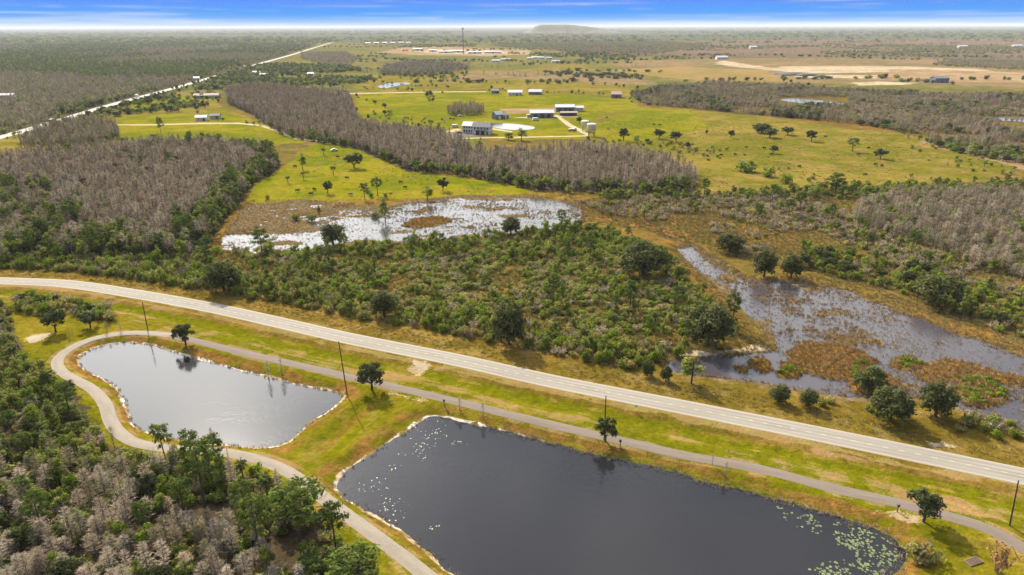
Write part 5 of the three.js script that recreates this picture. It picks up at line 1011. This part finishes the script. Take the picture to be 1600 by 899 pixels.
[[775, 97, 22, 8], [790, 95, 26, 8], [828, 93, 18, 8], [836, 91.5, 22, 8], [846, 92, 18, 9], [858, 92.5, 20, 8], [868, 98, 20, 8]].forEach(([u, v, w, d]) => building('house', 'small pale roofed house in the hamlet beyond the orange field', u, v, rr(-0.2, 0.2), plainHouse(w * 0.8, d, 3.2, 2, M.white, M.tin), 'houses of the far hamlet'));
[[575, 69], [588, 68.6], [601, 68.4], [614, 68.2], [627, 68], [638, 68]].forEach(([u, v]) => building('greenhouse', 'long white far greenhouse in a row on the plain', u, v, 0.02, (o) => { wing(o, 22, 14, 5, 2.4, 0, 0, M.white, M.tin, 0.5); door_(o, 4, 3.6, 0, 7.1, M.slate); }, 'row of far white greenhouses'));
[[652, 79, 30], [676, 81, 24], [697, 83, 44], [716, 82, 36], [742, 84, 40], [770, 83.5, 50]].forEach(([u, v, w]) => building('warehouse', 'low pale warehouse on the sandy works site near the mast', u, v, rr(-0.1, 0.1), (o) => { wing(o, w, 16, 5, 1.6, 0, -8, M.cream, M.tin, 0.4); door_(o, 5, 4, 0, 0.06, M.dark); }, 'warehouses on the sandy works site'));

// mast
{
  const [x, z] = G(724, 84.5), o = thing('radio_mast', 'tall dark lattice mast standing over the far fields', 'mast', x, 0, z), H = standHeight(x, z, 43.5), steel = std(0.09, 0.085, 0.085, 0.7), w = 1.3;
  const at = (k, y) => [Math.cos(k * 2.094 + 0.5) * w, y, Math.sin(k * 2.094 + 0.5) * w];
  for (let k = 0; k < 3; k++) { const g = new Leaves(); g.limb(at(k, -1), at(k, H), 0.36, 0.3, [1, 1, 1], 6); part('leg', g.geo(), steel, o); }
  const br = new Leaves(); for (let y = 0; y < H - 4; y += 4) for (let k = 0; k < 3; k++) { br.limb(at(k, y), at((k + 1) % 3, y + 4), 0.18, 0.18, [1, 1, 1], 4); br.limb(at(k, y), at((k + 1) % 3, y), 0.1, 0.1, [1, 1, 1], 4); }
  part('lattice', br.geo(), steel, o);
  const hd = new Leaves(); for (let k = 0; k < 9; k++) { const a = k * 0.698; hd.limb([Math.cos(a) * 3.2, H - 3.2, Math.sin(a) * 3.2], [Math.cos(a) * 3.2, H - 0.2, Math.sin(a) * 3.2], 0.3, 0.3, [1, 1, 1], 5); hd.limb([0, H - 1.8, 0], [Math.cos(a) * 3.2, H - 1.8, Math.sin(a) * 3.2], 0.15, 0.15, [1, 1, 1], 4); }
  part('antenna_ring', hd.geo(), steel, o); part('lightning_rod', new THREE.CylinderGeometry(0.08, 0.15, 4, 6).translate(0, H + 2, 0), steel, o);
}
// landfill hill
{
  const [cx, cz] = G(888, 50.5), g = new THREE.PlaneGeometry(1500, 900, 60, 30).rotateX(-Math.PI / 2), p = g.attributes.position, col = [];
  for (let i = 0; i < p.count; i++) {
    const x = p.getX(i), z = p.getZ(i), u = x / 560, w = Math.abs(z) / 400, prof = u < -0.6 ? sstep(-1.0, -0.6, u) : 1 - 0.2 * sstep(-0.1, 0.4, u) - 0.8 * sstep(0.25, 1.25, u);
    p.setY(i, 89 * clamp(prof) * sstep(1, 0.45, w) * (0.93 + 0.14 * fbm(x * 0.012, z * 0.012)) - 1.5);
    const c = scale3(fbm(x * 0.01, z * 0.01) > 0.55 ? KIND.dry[0] : KIND.olive[0], 0.7); col.push(...c);
  }
  g.setAttribute('color', new THREE.Float32BufferAttribute(col, 3)); g.computeVertexNormals();
  const m = structure('hill', g, new THREE.MeshStandardMaterial({ vertexColors: true, roughness: 1 }), 'low long tan hill on the horizon', 'hill'); m.position.set(cx, 0, cz);
}

for (const [u, v, r, h, label] of [[1226, 116.5, 14, 4, 'dark spoil heap on the pale sand workings'], [1240, 117.5, 18, 5, 'larger dark spoil heap beside the haul track'], [1262, 118.5, 12, 4, 'small dark spoil heap at the end of the row'], [1283, 121, 9, 4, 'rounded dark spoil heap standing apart']]) {
  const [x, z] = G(u, v), g = new THREE.SphereGeometry(1, 18, 9, 0, 6.2832, 0, 1.5708), p = g.attributes.position;
  for (let i = 0; i < p.count; i++) { const k = 0.75 + 0.5 * fbm(p.getX(i) * 2 + u, p.getZ(i) * 2); p.setXYZ(i, p.getX(i) * r * 1.5 * k, p.getY(i) * h * k - 0.3, p.getZ(i) * r * 0.8 * k); }
  g.computeVertexNormals(); const m = new THREE.Mesh(g, std(0.12, 0.1, 0.075)); m.castShadow = true; m.position.set(x, 0, z); place(m, 'spoil_heap', label, 'heap');
}
// ---------------------------------------------------------------- vehicles
function vehicle(name, label, x, z, turn, paint, l, h, boxy, y = 0.13) {
  const o = thing(name, label, boxy ? 'truck' : 'car', x, y, z, turn), s = new THREE.Shape(), pts = boxy ? [[-l / 2, 0.5], [-l / 2, h], [l * 0.22, h], [l * 0.22, 0.5]] : [[-l / 2, 0.35], [-l / 2, 0.85], [-l * 0.34, 0.95], [-l * 0.24, h], [l * 0.12, h], [l * 0.26, 0.95], [l * 0.46, 0.82], [l / 2, 0.5], [l / 2, 0.35]];
  pts.forEach(([a, b], i) => (i ? s.lineTo(a, b) : s.moveTo(a, b))); s.closePath();
  const wd = boxy ? 2.4 : 1.75, ex = (sh, d) => new THREE.ExtrudeGeometry(sh, { depth: d - 0.1, bevelSize: 0.05, bevelThickness: 0.05, bevelSegments: 1 }).translate(0, 0, -d / 2 + 0.05);
  part('body', ex(s, wd), paint, o);
  if (boxy) { const c = new THREE.Shape([[l * 0.24, 0.5], [l * 0.24, 2.3], [l * 0.38, 2.3], [l * 0.44, 1.4], [l * 0.5, 1.3], [l * 0.5, 0.5]].map(([a, b]) => new THREE.Vector2(a, b))); part('cab', ex(c, 2.2), paint, o); part('windscreen', box(0.1, 0.8, 1.9, l * 0.42, 1.85, 0), M.dark, o); }
  else { part('windscreen', box(l * 0.13, 0.4, 1.5, l * 0.19, 1.2, 0), M.dark, o); for (const q of [-1, 1]) part('side_window', box(l * 0.3, 0.36, 0.05, -l * 0.05, h - 0.28, q * 0.89), M.dark, o); }
  for (const a of [-0.32, 0.32]) for (const q of [-1, 1]) part('wheel', new THREE.CylinderGeometry(0.36, 0.36, 0.24, 14).rotateX(Math.PI / 2).translate(a * l, 0.36, q * (wd / 2 - 0.1)), M.dark, o);
  return o;
}
const hwyTurn = (i) => { const a = hwyLine[Math.max(0, i - 1)], b = hwyLine[Math.min(hwyLine.length - 1, i + 1)]; return Math.atan2(-(b[1] - a[1]), b[0] - a[0]); };
const onHwy = (u, side) => { let best = 0, bd = 1e9; hwyLine.forEach((p, i) => { const q = px(p[0], p[1]); if (q && Math.abs(q[0] - u) < bd) { bd = Math.abs(q[0] - u); best = i; } }); const t = hwyTurn(best), p = hwyLine[best]; return [p[0] + Math.sin(t) * side, p[1] + Math.cos(t) * side, t]; };
for (const [u, side, name, label, paint, l, h, boxy] of [[86, 2.2, 'box_truck', 'dark box truck driving along the highway by the cypress clump', M.dark, 9, 3.4, true], [40, 2.2, 'car', 'white car on the highway behind the dark truck', M.white, 4.6, 1.5, false], [222, -2.2, 'box_truck', 'white box truck on the highway beyond the lime field', M.white, 8, 3.2, true], [250, 2.2, 'car', 'white car on the highway by the far hedges', M.white, 4.6, 1.5, false], [381, -2.2, 'box_truck', 'pale truck where the far highway passes the houses', M.cream, 9, 3.4, true]]) { const [x, z, t] = onHwy(u, side); vehicle(name, label, x, z, t, paint, l, h, boxy); }
for (const [u, v, t, name, label, paint, l, h, boxy] of [[717, 208.6, 0.4, 'car', 'dark car parked on the grey yard of the farmhouse', M.dark, 4.8, 1.6, false], [711, 199, 0.1, 'farm_trailer', 'white trailer on the grass beside the farmhouse', M.white, 5, 2.2, true], [837, 188.5, 0.2, 'box_truck', 'white truck on the grass in front of the long barn', M.white, 5, 2.4, true], [895, 204.5, 0.1, 'farm_trailer', 'low white trailer beside the white drive', M.cream, 6, 1.7, true], [719, 182, 0.2, 'car', 'white pickup on the grass under the small cypress clump', M.white, 4.6, 1.5, false], [522, 236, 0.5, 'car', 'white car near the top of the lime pasture', M.white, 4.5, 1.5, false]]) { const [x, z] = G(u, v); vehicle(name, label, x, z, t, paint, l, h, boxy, 0.02); }

// ---------------------------------------------------------------- cattle: one continuous body each
function cowGeo() {
  const bones = [[[-0.75, 1.05, 0], [0.6, 1.08, 0], 0.34, 0.38], [[-0.2, 0.92, 0], [0.4, 0.9, 0], 0.36, 0.36], [[0.6, 1.15, 0], [1.05, 1.0, 0], 0.26, 0.19], [[1.05, 1.0, 0], [1.38, 0.72, 0], 0.17, 0.11], [[1.08, 1.1, 0.1], [1.06, 1.13, 0.3], 0.06, 0.03], [[1.08, 1.1, -0.1], [1.06, 1.13, -0.3], 0.06, 0.03], [[-1.05, 1.2, 0], [-1.18, 0.6, 0], 0.05, 0.04]];
  for (const q of [-1, 1]) bones.push([[-0.78, 1.0, 0.2 * q], [-0.68, 0.72, 0.22 * q], 0.25, 0.14], [[-0.68, 0.72, 0.22 * q], [-0.88, 0.42, 0.22 * q], 0.12, 0.075], [[-0.88, 0.42, 0.22 * q], [-0.84, 0.03, 0.22 * q], 0.075, 0.07], [[0.55, 0.95, 0.2 * q], [0.52, 0.45, 0.2 * q], 0.19, 0.085], [[0.52, 0.45, 0.2 * q], [0.54, 0.03, 0.2 * q], 0.08, 0.07]);
  const n = 40, ring = new Leaves(), cell = 3 / n, field = (x, y, z) => { let d = 9; for (const [a, b, ra, rb] of bones) { const dx = b[0] - a[0], dy = b[1] - a[1], dz = b[2] - a[2], t = clamp(((x - a[0]) * dx + (y - a[1]) * dy + (z - a[2]) * dz) / (dx * dx + dy * dy + dz * dz)), e = Math.hypot(x - a[0] - dx * t, y - a[1] - dy * t, z - a[2] - dz * t) - lerp(ra, rb, t), h = clamp(0.5 + 0.5 * (d - e) / 0.08); d = lerp(d, e, h) - 0.08 * h * (1 - h); } return d; };
  const mc = new MarchingCubes(n, new THREE.MeshStandardMaterial(), false, false, 20000);
  for (let k = 0, i = 0; k < n; k++) for (let j = 0; j < n; j++) for (let l = 0; l < n; l++, i++) mc.field[i] = -field((l - n / 2) * cell + 0.1, (j - n / 2) * cell + 0.75, (k - n / 2) * cell);
  mc.isolation = 0; mc.update();
  const g = new THREE.BufferGeometry(), m = mc.count ?? mc.geometry.drawRange.count;
  g.setAttribute('position', new THREE.BufferAttribute(mc.positionArray.slice(0, m * 3), 3)); g.scale(1.5, 1.5, 1.5); g.translate(0.1, 0.75, 0);
  g.computeVertexNormals(); g.computeBoundingBox(); g.translate(0, -g.boundingBox.min.y, 0);
  return g;
}
{
  const g = cowGeo(), coats = [[std(0.025, 0.02, 0.018), 'black'], [std(0.14, 0.06, 0.03), 'red brown'], [std(0.3, 0.22, 0.15), 'tan']];
  const herds = [['in the lime pasture above the marsh', [[486, 305], [491, 298], [465, 300], [542, 280], [528, 247], [548, 306], [461, 262], [626, 287], [633, 295]]], ['in the tan pasture', [[1205, 243], [1249, 262], [1341, 243], [1368, 259], [1378, 261], [1166, 232], [1194, 233], [1127, 244], [1099, 243], [1352, 275], [1357, 233], [1290, 215]]], ['on the farm meadow', [[704, 187], [709, 187.5], [948, 185], [1022, 196], [1031, 197], [950, 203], [890, 206], [896, 206.4], [866, 243], [848, 240]]]];
  for (const [where, list] of herds) list.forEach(([u, v], i) => {
    const [mat, coat] = coats[where.includes('tan') ? 0 : i % 4 === 3 ? 1 : i % 7 === 5 ? 2 : 0], [x, z] = G(u, v), m = new THREE.Mesh(g, mat);
    m.position.set(x, height(x, z), z); m.rotation.y = rr(-0.7, 0.7) + (rnd() < 0.5 ? Math.PI : 0); m.castShadow = m.receiveShadow = true;
    place(m, 'cow', `${coat} cow grazing ${where}`, 'cow', `${coat} cows ${where}`);
  });
}

// ---------------------------------------------------------------- lily pads
{
  const pad = new THREE.CircleGeometry(0.5, 9, 0.25, 5.85).rotateX(-Math.PI / 2), pads = [], pale = [];
  const pp = pad.attributes.position; for (let i = 1; i < pp.count; i++) pp.setY(i, 0.03 * Math.sin(i * 2.1) + 0.02);
  pad.computeVertexNormals();
  const zone = GP([[1300, 815], [1350, 820], [1390, 842], [1410, 866], [1404, 884], [1370, 900], [1290, 905], [1270, 893], [1300, 870], [1310, 850], [1300, 835]], -0.9), wide_ = GP([[1205, 790], [1300, 808], [1350, 820], [1400, 850], [1410, 870], [1390, 900], [1280, 910], [1260, 890], [1300, 850], [1240, 825]], -0.9);
  for (let k = 0; k < 16000; k++) { const x = rr(25, 90), z = rr(-125, -70), n = fbm(x * 0.35, z * 0.35); if (net(NP2, x, z) > -0.6) continue; if (inside(zone, x, z) ? n > 0.42 : inside(wide_, x, z) && n > 0.6 && rnd() < 0.5) pads.push({ x, z, y: -0.885 + rnd() * 0.015, wide: rr(0.2, 0.5), tall: 1 }); }
  for (const [u, v, r, n] of [[668, 668, 3, 26], [676, 682, 2.2, 26], [665, 698, 1.8, 30], [645, 713, 2.4, 26], [704, 690, 1.6, 10], [718, 695, 1.2, 8], [612, 731, 1.5, 12], [585, 760, 2.4, 34], [600, 785, 1.8, 10], [618, 796, 3, 40], [677, 822, 0.8, 8], [640, 676, 3, 12]]) { const [x, z] = G(u, v, -0.9); for (let k = 0; k < n * 0.6; k++) { const a = rnd() * 6.28, q = Math.sqrt(rnd()) * r; pale.push({ x: x + Math.cos(a) * q * 1.3, z: z + Math.sin(a) * q, y: -0.885 + rnd() * 0.01, wide: rr(0.1, 0.28), tall: 1 }); } }
  massOf('lily_pads', 'mat of green lily pads in the corner of the large pond', 'lily pads', [pad], pads, std(0.14, 0.17, 0.06, 0.5, { side: THREE.DoubleSide }), [1, 1], 0.35);
  massOf('pale_lily_pads', 'scattered pale floating pads on the large pond', 'lily pads', [pad], pale, std(0.42, 0.43, 0.3, 0.4, { side: THREE.DoubleSide }), [1, 1], 0.25);
}
renderer.render(scene, camera);
